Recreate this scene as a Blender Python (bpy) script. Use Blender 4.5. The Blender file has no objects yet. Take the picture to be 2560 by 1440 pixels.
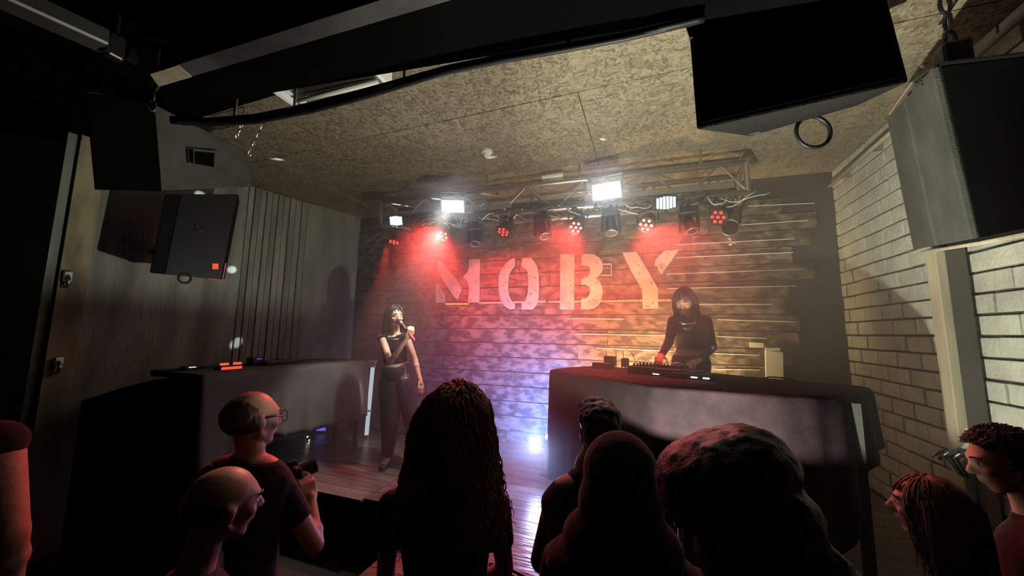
import bpy, bmesh, math, random
from mathutils import Vector, Matrix, noise
from math import sin, cos, pi, radians
random.seed(7)
sc = bpy.context.scene
V = Vector
# ---------------------------------------------------------------- camera
F_PX, CX, CY = 915.0, 1280.0, 720.0
YAW, PIT, ROLL = radians(20.4), radians(6.9), radians(0.7)
CAM = V((0, 0, 1.85))
FW = V((-sin(YAW)*cos(PIT), cos(YAW)*cos(PIT), sin(PIT)))
_r = V((cos(YAW), sin(YAW), 0)); _u = _r.cross(FW)
RT = _r*cos(ROLL) + _u*sin(ROLL)
UP = _u*cos(ROLL) - _r*sin(ROLL)
cd = bpy.data.cameras.new('camera'); cam = bpy.data.objects.new('camera', cd)
sc.collection.objects.link(cam)
cd.sensor_width = 36.0; cd.lens = F_PX/2560*36.0; cd.clip_start = 0.02; cd.clip_end = 60
cam.matrix_world = Matrix(((RT.x, UP.x, -FW.x, CAM.x), (RT.y, UP.y, -FW.y, CAM.y), (RT.z, UP.z, -FW.z, CAM.z), (0, 0, 0, 1)))
sc.camera = cam
# ---------------------------------------------------------------- world, view
w = bpy.data.worlds.new('night'); sc.world = w; w.use_nodes = True
w.node_tree.nodes['Background'].inputs[0].default_value = (0.5, 0.45, 0.5, 1)
w.node_tree.nodes['Background'].inputs[1].default_value = 0.004
sc.view_settings.view_transform = 'Standard'; sc.view_settings.look = 'None'
sc.view_settings.exposure = 0.0; sc.view_settings.gamma = 1.0
sc.view_settings.use_curve_mapping = False
cy = sc.cycles
cy.use_denoising = True
cy.max_bounces = 5; cy.diffuse_bounces = 3; cy.glossy_bounces = 3; cy.volume_bounces = 1; cy.transmission_bounces = 4
cy.sample_clamp_indirect = 4.0; cy.sample_clamp_direct = 0.0
cy.caustics_reflective = False; cy.caustics_refractive = False
cy.use_light_tree = True
# ---------------------------------------------------------------- lights of the place
def aim(o, loc, tgt):
    o.location = loc
    o.rotation_euler = (V(tgt)-V(loc)).to_track_quat('-Z', 'Y').to_euler()
def spot(name, loc, tgt, power, col, ang, blend=0.4, rad=0.03):
    d = bpy.data.lights.new(name, 'SPOT'); d.energy = power; d.color = col
    d.spot_size = radians(ang); d.spot_blend = blend; d.shadow_soft_size = rad
    o = bpy.data.objects.new(name, d); sc.collection.objects.link(o); aim(o, loc, tgt); return o
def area(name, loc, tgt, power, col, sx, sy, spread=170):
    d = bpy.data.lights.new(name, 'AREA'); d.shape = 'RECTANGLE'; d.size = sx; d.size_y = sy
    d.energy = power; d.color = col; d.spread = radians(spread)
    o = bpy.data.objects.new(name, d); sc.collection.objects.link(o); aim(o, loc, tgt); return o
STG = 0.5      # stage floor height
CEIL = 3.55
HAZE = 0.19
# small warm-white lamp standing close in front of the draped table: wide throw and stronger upward core
spot('stand_lamp_beam', (0.10, 1.80, 1.17), (0.20, 1.82, 2.17), 230, (0.97, 1.0, 0.80), 172, 0.10, 0.014)
spot('stand_lamp_core', (0.10, 1.80, 1.175), (0.75, 3.0, 3.55), 150, (0.99, 0.98, 0.78), 84, 0.45, 0.014)
# low blue lamp beside the table: wash on the back wall, and over the stage floor
spot('blue_lamp_wash', (-1.02, 3.48, 0.84), (-1.45, 4.5, 1.15), 540, (0.13, 0.30, 1.0), 112, 0.9, 0.05)
spot('blue_lamp_floor', (-1.01, 3.40, 0.84), (-1.0, 2.4, 0.5), 30, (0.42, 0.52, 1.0), 120, 0.8, 0.04)
# amber uplights behind the table
spot('amber_wash', (-0.12, 3.98, 0.80), (-0.10, 4.55, 1.80), 430, (1.0, 0.70, 0.32), 150, 0.9, 0.06)
spot('amber_wash', (0.70, 3.98, 0.80), (0.35, 4.55, 1.75), 90, (1.0, 0.70, 0.32), 85, 0.9, 0.06)
# forward throw of two red par cans over the crowd
spot('par_red_throw', (0.0, 3.55, 2.86), (0.75, 1.4, 1.4), 850, (1.0, 0.06, 0.05), 42, 0.8, 0.05)
spot('par_red_throw', (-2.1, 3.35, 2.90), (-1.25, 1.0, 1.5), 230, (1.0, 0.06, 0.05), 46, 0.8, 0.05)
spot('par_red_floor', (-2.83, 3.42, 2.86), (-2.55, 2.78, 0.5), 170, (1.0, 0.07, 0.05), 22, 0.25, 0.03)
spot('par_red_throw', (-0.68, 3.50, 2.88), (-0.65, 1.2, 1.2), 240, (1.0, 0.06, 0.05), 60, 0.8, 0.05)
spot('par_red_throw', (-2.1, 3.38, 2.90), (-1.6, 2.2, 1.2), 70, (1.0, 0.06, 0.05), 60, 0.8, 0.05)
# white flood panels: their throw on the singer and on the front of the crowd
spot('flood_light_throw', (-1.79, 3.02, 3.02), (-2.38, 3.02, 1.75), 330, (1.0, 0.88, 0.76), 46, 0.6, 0.06)
spot('flood_light_throw', (-1.78, 2.99, 3.03), (-1.05, 0.72, 1.60), 60, (0.95, 1.0, 0.85), 14, 0.6, 0.06)
# ---------------------------------------------------------------- helpers
def ray(px, py): return FW + RT*((px-CX)/F_PX) - UP*((py-CY)/F_PX)
def P(px, py, x=None, y=None, z=None, d=None):
    """world point that the photograph shows at a pixel, on the plane x=, y=, z= or at depth d"""
    r = ray(px, py)
    if x is not None: t = (x-CAM.x)/r.x
    elif y is not None: t = (y-CAM.y)/r.y
    elif z is not None: t = (z-CAM.z)/r.z
    else: t = d
    return CAM + r*t
C = sc.collection
BASE = {}
class MB:
    def __init__(s): s.b = bmesh.new()
    def box(s, c, size, rot=None, taper=None):
        m = Matrix.Translation(V(c))
        if rot is not None: m = m @ (rot if isinstance(rot, Matrix) else Matrix.Rotation(rot, 4, 'Z'))
        m = m @ Matrix.Diagonal((size[0], size[1], size[2], 1))
        bmesh.ops.create_cube(s.b, size=1, matrix=m); return s
    def hexa(s, p):        # eight corners: bottom ring 0-3, top ring 4-7
        v = [s.b.verts.new(V(q)) for q in p]
        for f in ((3,2,1,0),(4,5,6,7),(0,1,5,4),(1,2,6,5),(2,3,7,6),(3,0,4,7)): s.b.faces.new([v[i] for i in f])
        return s
    def prism(s, poly, vec):
        vec = V(vec)
        a = [s.b.verts.new(V(q)) for q in poly]; b = [s.b.verts.new(V(q)+vec) for q in poly]
        n = len(a); s.b.faces.new(a[::-1]); s.b.faces.new(b)
        for i in range(n): s.b.faces.new((a[i], a[(i+1) % n], b[(i+1) % n], b[i]))
        return s
    def cone(s, p0, p1, r0, r1=None, seg=12):
        if r1 is None: r1 = r0
        p0, p1 = V(p0), V(p1); d = p1-p0
        m = Matrix.Translation((p0+p1)/2) @ d.to_track_quat('Z', 'Y').to_matrix().to_4x4()
        bmesh.ops.create_cone(s.b, cap_ends=True, segments=seg, radius1=r0, radius2=r1, depth=max(d.length, 1e-5), matrix=m); return s
    def ball(s, c, r, rot=None, sub=2):
        if not hasattr(r, '__len__'): r = (r, r, r)
        m = Matrix.Translation(V(c))
        if rot is not None: m = m @ rot
        m = m @ Matrix.Diagonal((r[0], r[1], r[2], 1))
        bmesh.ops.create_icosphere(s.b, subdivisions=sub, radius=1, matrix=m); return s
    def cap(s, p0, p1, r0, r1=None, seg=12):   # tapered capsule
        if r1 is None: r1 = r0
        s.cone(p0, p1, r0, r1, seg); s.ball(p0, r0*0.998); s.ball(p1, r1*0.998); return s
    def tube(s, pts, r, seg=6, closed=False):
        pts = [V(p) for p in pts]; n = len(pts); rings = []
        rr = r if hasattr(r, '__len__') else [r]*n
        pr = None
        for i in range(n):
            if closed: t = pts[(i+1) % n]-pts[i-1]
            else: t = pts[min(i+1, n-1)]-pts[max(i-1, 0)]
            t = t.normalized() if t.length > 1e-9 else V((0, 0, 1))
            if pr is None:
                a = V((0, 0, 1)) if abs(t.z) < .9 else V((1, 0, 0)); pr = t.cross(a).normalized()
            else:
                pr = (pr - t*pr.dot(t))
                pr = pr.normalized() if pr.length > 1e-6 else t.orthogonal().normalized()
            q = t.cross(pr)
            rings.append([s.b.verts.new(pts[i]+(pr*cos(2*pi*k/seg)+q*sin(2*pi*k/seg))*rr[i]) for k in range(seg)])
        for i in range(n if closed else n-1):
            A, B = rings[i], rings[(i+1) % n]
            for k in range(seg): s.b.faces.new((A[k], A[(k+1) % seg], B[(k+1) % seg], B[k]))
        if not closed:
            s.b.faces.new(rings[0][::-1]); s.b.faces.new(rings[-1])
        return s
    def torus(s, c, R, r, rot=None, n=20, seg=6):
        m = rot if rot is not None else Matrix.Identity(4)
        return s.tube([V(c)+(m @ V((R*cos(2*pi*k/n), R*sin(2*pi*k/n), 0))) for k in range(n)], r, seg, True)
    def build(s, name, mat, parent=None, smooth=False, bevel=0.0, kind=None, label=None, fix=True):
        if fix: bmesh.ops.recalc_face_normals(s.b, faces=s.b.faces)
        me = bpy.data.meshes.new(name)
        off = V((0, 0, 0))
        if parent is not None: off = BASE.get(parent.name, V((0, 0, 0)))
        if off.length: bmesh.ops.translate(s.b, verts=s.b.verts, vec=-off)
        s.b.to_mesh(me); s.b.free()
        if smooth:
            for p in me.polygons: p.use_smooth = True
        for m_ in (mat if isinstance(mat, (list, tuple)) else [mat]): me.materials.append(m_)
        o = bpy.data.objects.new(name, me); C.objects.link(o)
        if parent is not None: o.parent = parent; BASE[o.name] = off.copy()
        if bevel:
            md = o.modifiers.new('b', 'BEVEL'); md.width = bevel; md.segments = 2; md.limit_method = 'ANGLE'
        if kind: o['kind'] = kind
        if label: o['label'] = label
        return o
def tag(o, label, cat, group=None):
    o['label'] = label; o['category'] = cat
    if group: o['group'] = group
    return o
def thing(name, label, cat, loc=(0, 0, 0), group=None, local=False):
    o = bpy.data.objects.new(name, None); C.objects.link(o); o.location = loc; o.empty_display_size = .1
    BASE[o.name] = V((0, 0, 0)) if local else V(loc)
    return tag(o, label, cat, group)
def struct(o): o['kind'] = 'structure'; return o
def copy_tree(o, parent=None):
    c = o.copy(); C.objects.link(c); c.parent = parent
    for ch in list(o.children): copy_tree(ch, c)
    return c
# ---------------------------------------------------------------- materials
def mat(name, col, rough=0.7, metal=0.0, col2=None, scale=8, stretch=(1, 1, 1), bump=0.0, bscale=None, spec=0.5, emit=None, estr=0, lo=.35, hi=.65, detail=6, sheen=0, alpha=None):
    m = bpy.data.materials.new(name); m.use_nodes = True
    nt = m.node_tree; N = nt.nodes; L = nt.links; b = N['Principled BSDF']
    b.inputs['Base Color'].default_value = (*col, 1); b.inputs['Roughness'].default_value = rough
    b.inputs['Metallic'].default_value = metal; b.inputs['Specular IOR Level'].default_value = spec
    if sheen: b.inputs['Sheen Weight'].default_value = sheen; b.inputs['Sheen Roughness'].default_value = .4
    if emit: b.inputs['Emission Color'].default_value = (*emit, 1); b.inputs['Emission Strength'].default_value = estr
    if col2 is not None or bump:
        tc = N.new('ShaderNodeTexCoord'); mp = N.new('ShaderNodeMapping'); mp.inputs['Scale'].default_value = stretch
        L.new(tc.outputs['Object'], mp.inputs[0])
        oi = N.new('ShaderNodeObjectInfo'); va = N.new('ShaderNodeVectorMath'); va.operation = 'ADD'
        sc_ = N.new('ShaderNodeMath'); sc_.operation = 'MULTIPLY'; sc_.inputs[1].default_value = 37.0
        L.new(oi.outputs['Random'], sc_.inputs[0]); L.new(mp.outputs[0], va.inputs[0]); L.new(sc_.outputs[0], va.inputs[1])
        n = N.new('ShaderNodeTexNoise'); n.inputs['Scale'].default_value = scale; n.inputs['Detail'].default_value = detail
        L.new(va.outputs[0], n.inputs['Vector'])
        if col2 is not None:
            cr = N.new('ShaderNodeValToRGB'); cr.color_ramp.elements[0].position = lo; cr.color_ramp.elements[1].position = hi
            cr.color_ramp.elements[0].color = (*col, 1); cr.color_ramp.elements[1].color = (*col2, 1)
            L.new(n.outputs['Fac'], cr.inputs[0]); L.new(cr.outputs[0], b.inputs['Base Color'])
        if bump:
            n2 = n
            if bscale:
                n2 = N.new('ShaderNodeTexNoise'); n2.inputs['Scale'].default_value = bscale; n2.inputs['Detail'].default_value = 5
                L.new(va.outputs[0], n2.inputs['Vector'])
            bp = N.new('ShaderNodeBump'); bp.inputs['Strength'].default_value = min(bump, 1); bp.inputs['Distance'].default_value = .02
            L.new(n2.outputs['Fac'], bp.inputs['Height']); L.new(bp.outputs[0], b.inputs['Normal'])
    return m
def emis(name, col, st):
    m = bpy.data.materials.new(name); m.use_nodes = True; nt = m.node_tree
    nt.nodes.remove(nt.nodes['Principled BSDF']); e = nt.nodes.new('ShaderNodeEmission')
    e.inputs[0].default_value = (*col, 1); e.inputs[1].default_value = st
    nt.links.new(e.outputs[0], nt.nodes['Material Output'].inputs[0]); return m
def osb_mat():
    m = bpy.data.materials.new('pressed_board'); m.use_nodes = True; nt = m.node_tree; N = nt.nodes; L = nt.links
    b = N['Principled BSDF']; b.inputs['Roughness'].default_value = .8; b.inputs['Specular IOR Level'].default_value = .25
    tc = N.new('ShaderNodeTexCoord'); nz = N.new('ShaderNodeTexNoise'); nz.inputs['Scale'].default_value = 9; nz.inputs['Detail'].default_value = 3
    L.new(tc.outputs['Object'], nz.inputs['Vector'])
    mx = N.new('ShaderNodeMixRGB'); mx.inputs[0].default_value = .22; L.new(tc.outputs['Object'], mx.inputs[1]); L.new(nz.outputs['Color'], mx.inputs[2])
    vo = N.new('ShaderNodeTexVoronoi'); vo.inputs['Scale'].default_value = 52; L.new(mx.outputs[0], vo.inputs['Vector'])
    cr = N.new('ShaderNodeValToRGB'); e = cr.color_ramp.elements; e[0].position = .1; e[0].color = (.12, .098, .066, 1); e[1].position = .9; e[1].color = (.265, .225, .155, 1)
    sp = N.new('ShaderNodeSeparateColor'); L.new(vo.outputs['Color'], sp.inputs[0]); L.new(sp.outputs[0], cr.inputs[0])
    L.new(cr.outputs[0], b.inputs['Base Color'])
    bp = N.new('ShaderNodeBump'); bp.inputs['Strength'].default_value = .5; bp.inputs['Distance'].default_value = .006
    L.new(sp.outputs[1], bp.inputs['Height']); L.new(bp.outputs[0], b.inputs['Normal'])
    return m
M = dict(
    osb=osb_mat(),
    seam=mat('dark_gap', (.012, .011, .010), .9),
    blackwall=mat('black_painted_wall', (.032, .032, .030), .65, col2=(.050, .050, .047), scale=3, bump=.15, bscale=40),
    sidewall=mat('grey_render', (.17, .175, .152), .55, col2=(.36, .368, .32), scale=2.2, stretch=(3, 3, .45), bump=.3, bscale=30),
    plank=mat('weathered_plank', (.050, .036, .026), .5, col2=(.19, .142, .10), scale=9, stretch=(1, 1, 1.7), bump=.8, lo=.42, hi=.60, detail=2.5),
    letter=mat('scuffed_pale_board', (.32, .28, .215), .7, col2=(.52, .475, .385), scale=5, bump=.2, lo=.3, hi=.5),
    hole=mat('screw_hole', (.03, .025, .02), .9),
    brick=mat('painted_block', (.42, .42, .36), .75, col2=(.58, .58, .50), scale=6, bump=.5, bscale=30),
    mortar=mat('dark_mortar', (.06, .06, .05), .95, bump=.5, scale=40),
    post=mat('pale_timber', (.42, .36, .25), .6, col2=(.52, .46, .33), scale=4, stretch=(6, 6, .6), bump=.1),
    floor=mat('stage_plywood', (.085, .075, .075), .30, col2=(.17, .155, .15), scale=4, stretch=(.5, 3, 1), bump=.35, bscale=9),
    darkfloor=mat('audience_floor', (.02, .02, .02), .7, bump=.1, scale=10),
    black=mat('black_matte', (.002, .002, .002), .95, bump=.1, scale=60, spec=.04),
    carpet=mat('black_speaker_carpet', (.009, .009, .009), .95, bump=.4, scale=120, spec=.15),
    greyspk=mat('grey_speaker_carpet', (.055, .057, .050), .95, col2=(.08, .083, .073), scale=4, bump=.3, bscale=90, spec=.2),
    plastic=mat('black_plastic', (.012, .012, .013), .4),
    steel=mat('galvanised_steel', (.55, .54, .50), .35, 1.0, bump=.05, scale=30),
    alu=mat('truss_aluminium', (.62, .60, .55), .32, 1.0, bump=.08, scale=20),
    whitemetal=mat('white_metal', (.85, .87, .88), .35, bump=.02, scale=10),
    whiteplastic=mat('white_plastic', (.7, .68, .62), .5, bump=.02, scale=10),
    cable=mat('black_cable', (.010, .010, .010), .5),
    cloth=mat('dark_plum_cloth', (.020, .011, .014), .9, col2=(.028, .016, .020), scale=12, bump=.3, bscale=150, sheen=.03, spec=.15),
    greycloth=mat('grey_cloth', (.10, .105, .105), .95, col2=(.13, .135, .135), scale=3, bump=.3, bscale=6, spec=.1),
    skin=mat('skin', (.36, .20, .145), .5, col2=(.42, .24, .175), scale=9, bump=.06, bscale=120),
    skin_pale=mat('pale_skin', (.56, .36, .28), .5, col2=(.62, .41, .33), scale=9, bump=.06, bscale=120),
    hair=mat('dark_hair', (.016, .011, .009), .45, col2=(.035, .022, .016), scale=30, bump=.2, bscale=200),
    redhair=mat('auburn_hair', (.30, .095, .060), .5, col2=(.42, .16, .10), scale=30, bump=.2, bscale=200),
    blondhair=mat('fair_hair', (.14, .065, .035), .5, col2=(.22, .11, .06), scale=30, bump=.2, bscale=200),
    tee=mat('black_cotton', (.012, .011, .013), .9, bump=.3, scale=25, sheen=.2, spec=.2),
    purpletee=mat('dark_purple_cotton', (.028, .018, .030), .9, bump=.3, scale=25, sheen=.3, spec=.2),
    satin=mat('dark_satin', (.014, .019, .034), .34, bump=.5, scale=14),
    grey_tee=mat('charcoal_knit', (.05, .05, .052), .9, bump=.4, scale=60),
    silver=mat('silver_chain', (.9, .88, .85), .2, 1.0),
    eye=mat('eye', (.7, .68, .65), .2), iris=mat('iris', (.03, .02, .015), .1), lip=mat('lip', (.36, .12, .11), .45),
    shoe=mat('black_leather', (.015, .015, .016), .3),
    redled=emis('red_led', (1.0, .05, .025), 2.6), redled_hot=emis('hot_red_led', (1.0, .62, .30), 6),
    flood=emis('white_flood_face', (.86, .94, 1.0), 42), lighttube=emis('pale_light_tube', (.70, .80, .92), .75), whiteled=emis('white_led_bar', (.72, 1.0, .90), 2.2),
    bluespot=emis('blue_white_lens', (.75, .90, 1.0), 40), warmspot=emis('warm_lens', (1.0, .92, .75), 14),
    amber=emis('amber_lens', (1.0, .7, .3), 10),
    gadget_red=emis('red_lit_panel', (1.0, .11, .06), .9), gadget_blue=emis('blue_lit_screen', (.18, .16, 1.0), .9),
    led_w=emis('small_white_led', (1, .95, .85), 6), screen=emis('camera_screen', (.75, .45, .95), .8), amberbar=emis('amber_strip', (1.0, .50, .12), .9),
)
# ================================================================ the room
XR = 1.83                                   # right wall plane
BA, BB = V((-4.07, 4.28, 0)), V((1.83, 4.56, 0))     # back wall line
BD = (BB-BA).normalized(); BN = V((BD.y, -BD.x, 0))  # BN points to the audience
def PB(px, py, out=0.0):                    # point on the back wall (out = how far proud of it)
    r = ray(px, py); a = BA + BN*out
    return CAM + r*((a-CAM).dot(BN)/r.dot(BN))
def onback(x, z, out=0.0): return V((x, BA.y+(x-BA.x)*BD.y/BD.x, z)) + BN*out
LA, LB = V((-4.78, 1.25, 0)), V((-4.07, 4.28, 0))    # left wall line
LD = (LB-LA).normalized(); LN = V((LD.y, -LD.x, 0))
def PL(px, py, out=0.0):
    r = ray(px, py); a = LA + LN*out
    return CAM + r*((a-CAM).dot(LN)/r.dot(LN))
Z = lambda p, z: V((p[0], p[1], z))
# shells
struct(MB().prism([Z(BA+BD*-.3, 0), Z(BB+BD*.3, 0), Z(BB+BD*.3-BN*.2, 0), Z(BA-BD*.3-BN*.2, 0)], (0, 0, 3.8)).build('wall_back', M['blackwall']))
struct(MB().prism([Z(LA, 0), Z(LB, 0), Z(LB-LN*.2, 0), Z(LA-LN*.2, 0)], (0, 0, 3.8)).build('wall_left', M['sidewall']))
wr = struct(MB().box((XR+.13, 1.4, 1.9), (.2, 6.8, 3.8)).build('wall_right', M['mortar']))
struct(MB().box((-1.6, -2.1, 1.9), (7.2, .2, 3.8)).build('wall_rear', M['black']))
struct(MB().box((-5.25, -.45, 1.9), (.2, 3.6, 3.8)).build('wall_left_front', M['black']))
struct(MB().box((-1.6, 1.3, -.1), (7.4, 7.2, .2)).build('floor', M['darkfloor']))
ce = struct(MB().box((-1.6, 1.3, CEIL+.12), (7.4, 7.2, .2)).build('ceiling', M['seam']))
y0 = -2.0
k = 0
for j in range(6):
    ya = [-2.0, -.75, .5, 1.72, 2.42, 3.62][j]; yb = [-.75, .5, 1.72, 2.42, 3.62, 4.7][j]
    off = (j % 2)*1.15
    x = -5.3 - off
    while x < 2.1:
        xa, xb = max(x, -5.25), min(x+2.44, XR+.02); x += 2.44
        if xb-xa < .1: continue
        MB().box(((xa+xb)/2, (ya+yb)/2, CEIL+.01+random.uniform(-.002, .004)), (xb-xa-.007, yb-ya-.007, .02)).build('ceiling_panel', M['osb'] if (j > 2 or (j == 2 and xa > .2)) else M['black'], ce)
# right wall blocks
pitch, ln = .1245, .265
zz = .5; row = 0
while zz < CEIL:
    y = 1.55 - (row % 2)*ln/2
    while y < 4.6:
        a, b = max(y, 1.5), min(y+ln, 4.56); y += ln
        if b-a < .05: continue
        h = min(pitch-.016, CEIL-zz-.005)
        if h < .03: continue
        pr = random.uniform(.0, .012)
        MB().box((XR+.03-pr, (a+b)/2+random.uniform(-.003, .003), zz+h/2+random.uniform(-.002, .002)), (.05, b-a-.016, h)).build('brick', M['brick'], wr, bevel=.005)
    zz += pitch; row += 1
# stage platform with the part that juts into the crowd
st = struct(MB().prism([V((-4.7, 2.5, 0)), V((-1.6, 2.54, 0)), V((-1.55, 1.62, 0)), V((XR-.03, 1.62, 0)), V((XR-.03, 4.52, 0)), V((-4.1, 4.25, 0))], (0, 0, STG-.02)).build('floor_stage', M['black']))
def deck(xa, xb, ya, yb, n):
    for i in range(n):
        a = ya+(yb-ya)*i/n; b = ya+(yb-ya)*(i+1)/n
        MB().box(((xa+xb)/2, (a+b)/2, STG-.01), (xb-xa-.004, b-a-.005, .02)).build('plank', M['floor'], st)
deck(-1.55, XR-.03, 1.60, 2.54, 7)
deck(-4.3, -2.2, 2.50, 4.2, 11); deck(-2.2, XR-.03, 2.54, 4.42, 13)
# back wall cladding: rows of horizontal boards in several lengths
cl = struct(MB().prism([onback(-4.05, .5, .002), onback(1.35, .5, .002), onback(1.35, .5, .006), onback(-4.05, .5, .006)], (0, 0, 2.5)).build('wall_cladding', M['seam']))
rnd = random.Random(3)
z0 = .5; r = 0
ends = {13: 1.62, 14: 1.66, 12: 1.42, 11: 1.62, 10: 1.38, 9: 1.36, 8: 1.42, 7: 1.40, 6: 1.36, 5: 1.30, 4: 1.40}
while z0 < 3.22:
    hgt = .1775 if r else .15
    x1 = ends.get(r, 1.38) + rnd.uniform(-.03, .03)
    x = -4.04
    cuts = sorted(rnd.uniform(-3.2, .9) for _ in range(3))
    cuts = [c for i, c in enumerate(cuts) if i == 0 or c-cuts[i-1] > .6] + [x1]
    for c in cuts:
        pr = rnd.uniform(.0, .008)
        q = [onback(x+.002, z0+.005, .006), onback(c-.002, z0+.005, .006), onback(c-.002, z0+.005, .024+pr), onback(x+.002, z0+.005, .024+pr)]
        MB().prism(q, (0, 0, hgt-.010)).build('plank', M['plank'], cl, bevel=.002)
        x = c
    z0 += hgt; r += 1
# thin pale strips along the board joints on the right, for the bright gap edges
ORD = ['topmost', 'second', 'third', 'fourth', 'fifth', 'sixth', 'seventh', 'eighth', 'ninth', 'tenth', 'eleventh', 'twelfth', 'thirteenth', 'lowest']
STR = [(1870, 516, 2036, 509), (1855, 563, 2020, 552), (1685, 613, 1985, 598), (1690, 645, 1983, 632), (1666, 686, 2008, 674), (1668, 722, 1990, 716),
                                      (1745, 762, 1930, 762), (1793, 800, 1990, 806), (1793, 842, 1918, 847), (1492, 871, 1682, 879), (1785, 885, 1900, 889), (1785, 924, 1900, 926), (1417, 797, 1560, 799), (1440, 836, 1680, 840)]
STR.sort(key=lambda q: q[1])
for i, (xa, ya, xb, yb) in enumerate(STR):
    A, B = PB(xa, ya, .034), PB(xb, yb, .034)
    tag(MB().prism([A, B, B+V((0, 0, .007)), A+V((0, 0, .007))], BN*.003).build('joint_strip', M['whitemetal']), ORD[i] + (' from the top' if 0 < i < 13 else '') + ' of the thin pale strips between the wall boards', 'strip', 'pale strips between the boards')
# lower light trunking under the letters
for i, (xa, xb, m_, lb) in enumerate([(1115, 1172, 'amberbar', 'short glowing amber strip under the first letter of the sign'), (1198, 1365, 'post', 'pale rail along the back wall under the second letter of the sign'), (1372, 1695, 'post', 'perforated pale rail along the back wall from third letter to the performer')]):
    ym = 759 if i == 0 else (757 if i == 1 else 754)
    A, B = PB(xa, ym+3, .036), PB(xb, ym+(-1 if i else 3), .036); hh = .024 if i else .022
    q = MB().prism([A, B, B+V((0, 0, hh)), A+V((0, 0, hh))], BN*.012)
    o = q.build('wall_rail' if i else 'light_strip', M[m_]); tag(o, lb, 'rail' if i else 'strip')
    if i == 2:
        hb = MB(); L_ = (B-A)
        for s in range(30):
            c = A+L_*((s+.5)/30)+BN*.013+V((0, 0, .012)); hb.box(c, (.012, .004, .008))
        hb.build('rail_slots', M['hole'], o, kind='stuff')
# letters
def px4(l): return [(850+a/3.6, 400+b/3.6) for a, b in l]
def px5(l): return [(1400+a/3.349, 350+b/3.349) for a, b in l]
LET = [
 ('M', 'first', [px4([(870,1115),(890,1118),(948,1215),(950,1283),(868,1283)]), px4([(890,912),(918,915),(1040,1065),(1068,1105),(1098,1165),(1060,1255),(1040,1240),(985,1165),(905,1035),(885,985)]),
     px4([(1165,897),(1262,895),(1259,1100),(1255,1283),(1158,1283),(1165,1150),(1150,1085),(1113,1062),(1118,1045),(1150,1015),(1165,975)])]),
 ('O', 'second', [px4([(1577,885),(1535,897),(1485,945),(1455,990),(1432,1050),(1430,1120),(1435,1200),(1450,1265),(1480,1312),(1530,1345),(1577,1342),(1577,1300),(1550,1270),(1525,1225),(1515,1170),(1515,1090),(1525,1030),(1545,990),(1577,955)]),
     px4([(1640,885),(1722,883),(1750,915),(1775,955),(1788,1010),(1792,1130),(1788,1240),(1770,1305),(1735,1345),(1640,1346),(1638,1290),(1665,1270),(1688,1220),(1697,1160),(1697,1060),(1690,1005),(1675,980),(1640,965)])]),
 ('B', 'third', [px4([(1985,850),(2110,850),(2106,1345),(1982,1345)]),
     px5([(180,972),(200,958),(250,955),(290,962),(330,988),(352,1020),(360,1060),(352,1100),(330,1135),(298,1157),(335,1190),(354,1235),(357,1285),(347,1345),(322,1385),(285,1410),(240,1420),(178,1418),(178,1338),(192,1325),(215,1328),(240,1308),(254,1280),(253,1250),(238,1226),(210,1212),(180,1212),(181,1170),(196,1158),(208,1148),(230,1150),(245,1130),(254,1100),(250,1072),(232,1052),(205,1045),(182,1048)])]),
 ('Y', 'last', [px5([(520,945),(640,938),(730,1090),(820,1245),(820,1410),(692,1413),(687,1255),(600,1105)]),
     px5([(800,1002),(870,932),(997,920),(925,1020),(850,1127),(822,1090),(818,1060),(795,1050),(792,1030)])])]
for nm, which, pieces in LET:
    c0 = PB(*pieces[0][0], .034)
    t = thing('sign_letter', f'{which} stencil letter {nm} of the pale sign on the back wall', 'letter', c0)
    for pc in pieces:
        q = [PB(x, y, .036) for x, y in pc]
        o = MB().prism(q, BN*.018).build('letter_piece', M['letter'], t)
        hb = MB()
        xs = [p[0] for p in pc]; ys = [p[1] for p in pc]
        n = 0; tries = 0
        def inside(x, y):
            r_ = False; j_ = len(pc)-1
            for i_ in range(len(pc)):
                (xi, yi), (xj, yj) = pc[i_], pc[j_]
                if (yi > y) != (yj > y) and x < (xj-xi)*(y-yi)/(yj-yi)+xi: r_ = not r_
                j_ = i_
            return r_
        while n < 8 and tries < 400:
            tries += 1; x, y = rnd.uniform(min(xs), max(xs)), rnd.uniform(min(ys), max(ys))
            if all(inside(x+dx, y+dy) for dx, dy in ((4, 0), (-4, 0), (0, 4), (0, -4))):
                p_ = PB(x, y, .0545); hb.cone(p_, p_+BN*.003, .007, .007, 8); n += 1
        if n: hb.build('screw_hole', M['hole'], o, kind='stuff')
# faint square frame left of the last letter
A = PB(1500, 660, .034); B = PB(1528, 690, .034)
f = MB()
for p, q in ((PB(1503,660,.036),PB(1528,660,.036)),(PB(1528,660,.036),PB(1528,688,.036)),(PB(1528,688,.036),PB(1503,688,.036))): f.tube([p, q], .005, 4)
tag(f.build('wire_frame', M['whiteplastic']), 'small thin wire outline on the wall right of the third letter', 'frame')
# pale notice with slots + small plate at the right end of the boards
t = thing('slotted_panel', 'pale slotted panel low on the back wall right of the performer', 'panel', PB(1915, 945, .03))
MB().prism([PB(1913, 950, .03), PB(1957, 951, .03), PB(1955, 880, .03), PB(1911, 876, .03)], BN*.03).build('plate', M['whiteplastic'], t, bevel=.004)
for i in range(6):
    a = PB(1916+i*6.2, 876, .05); MB().box(a+V((0, 0, .01)), (.018, .02, .03)).build('prong', M['whiteplastic'], t)
tag(MB().prism([PB(1874, 868, .036), PB(1908, 869, .036), PB(1908, 857, .036), PB(1874, 855, .036)], BN*.02).build('wall_plate', M['whiteplastic'], bevel=.003), 'small blank pale plate on the boards above the slotted panel', 'plate')
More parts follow.
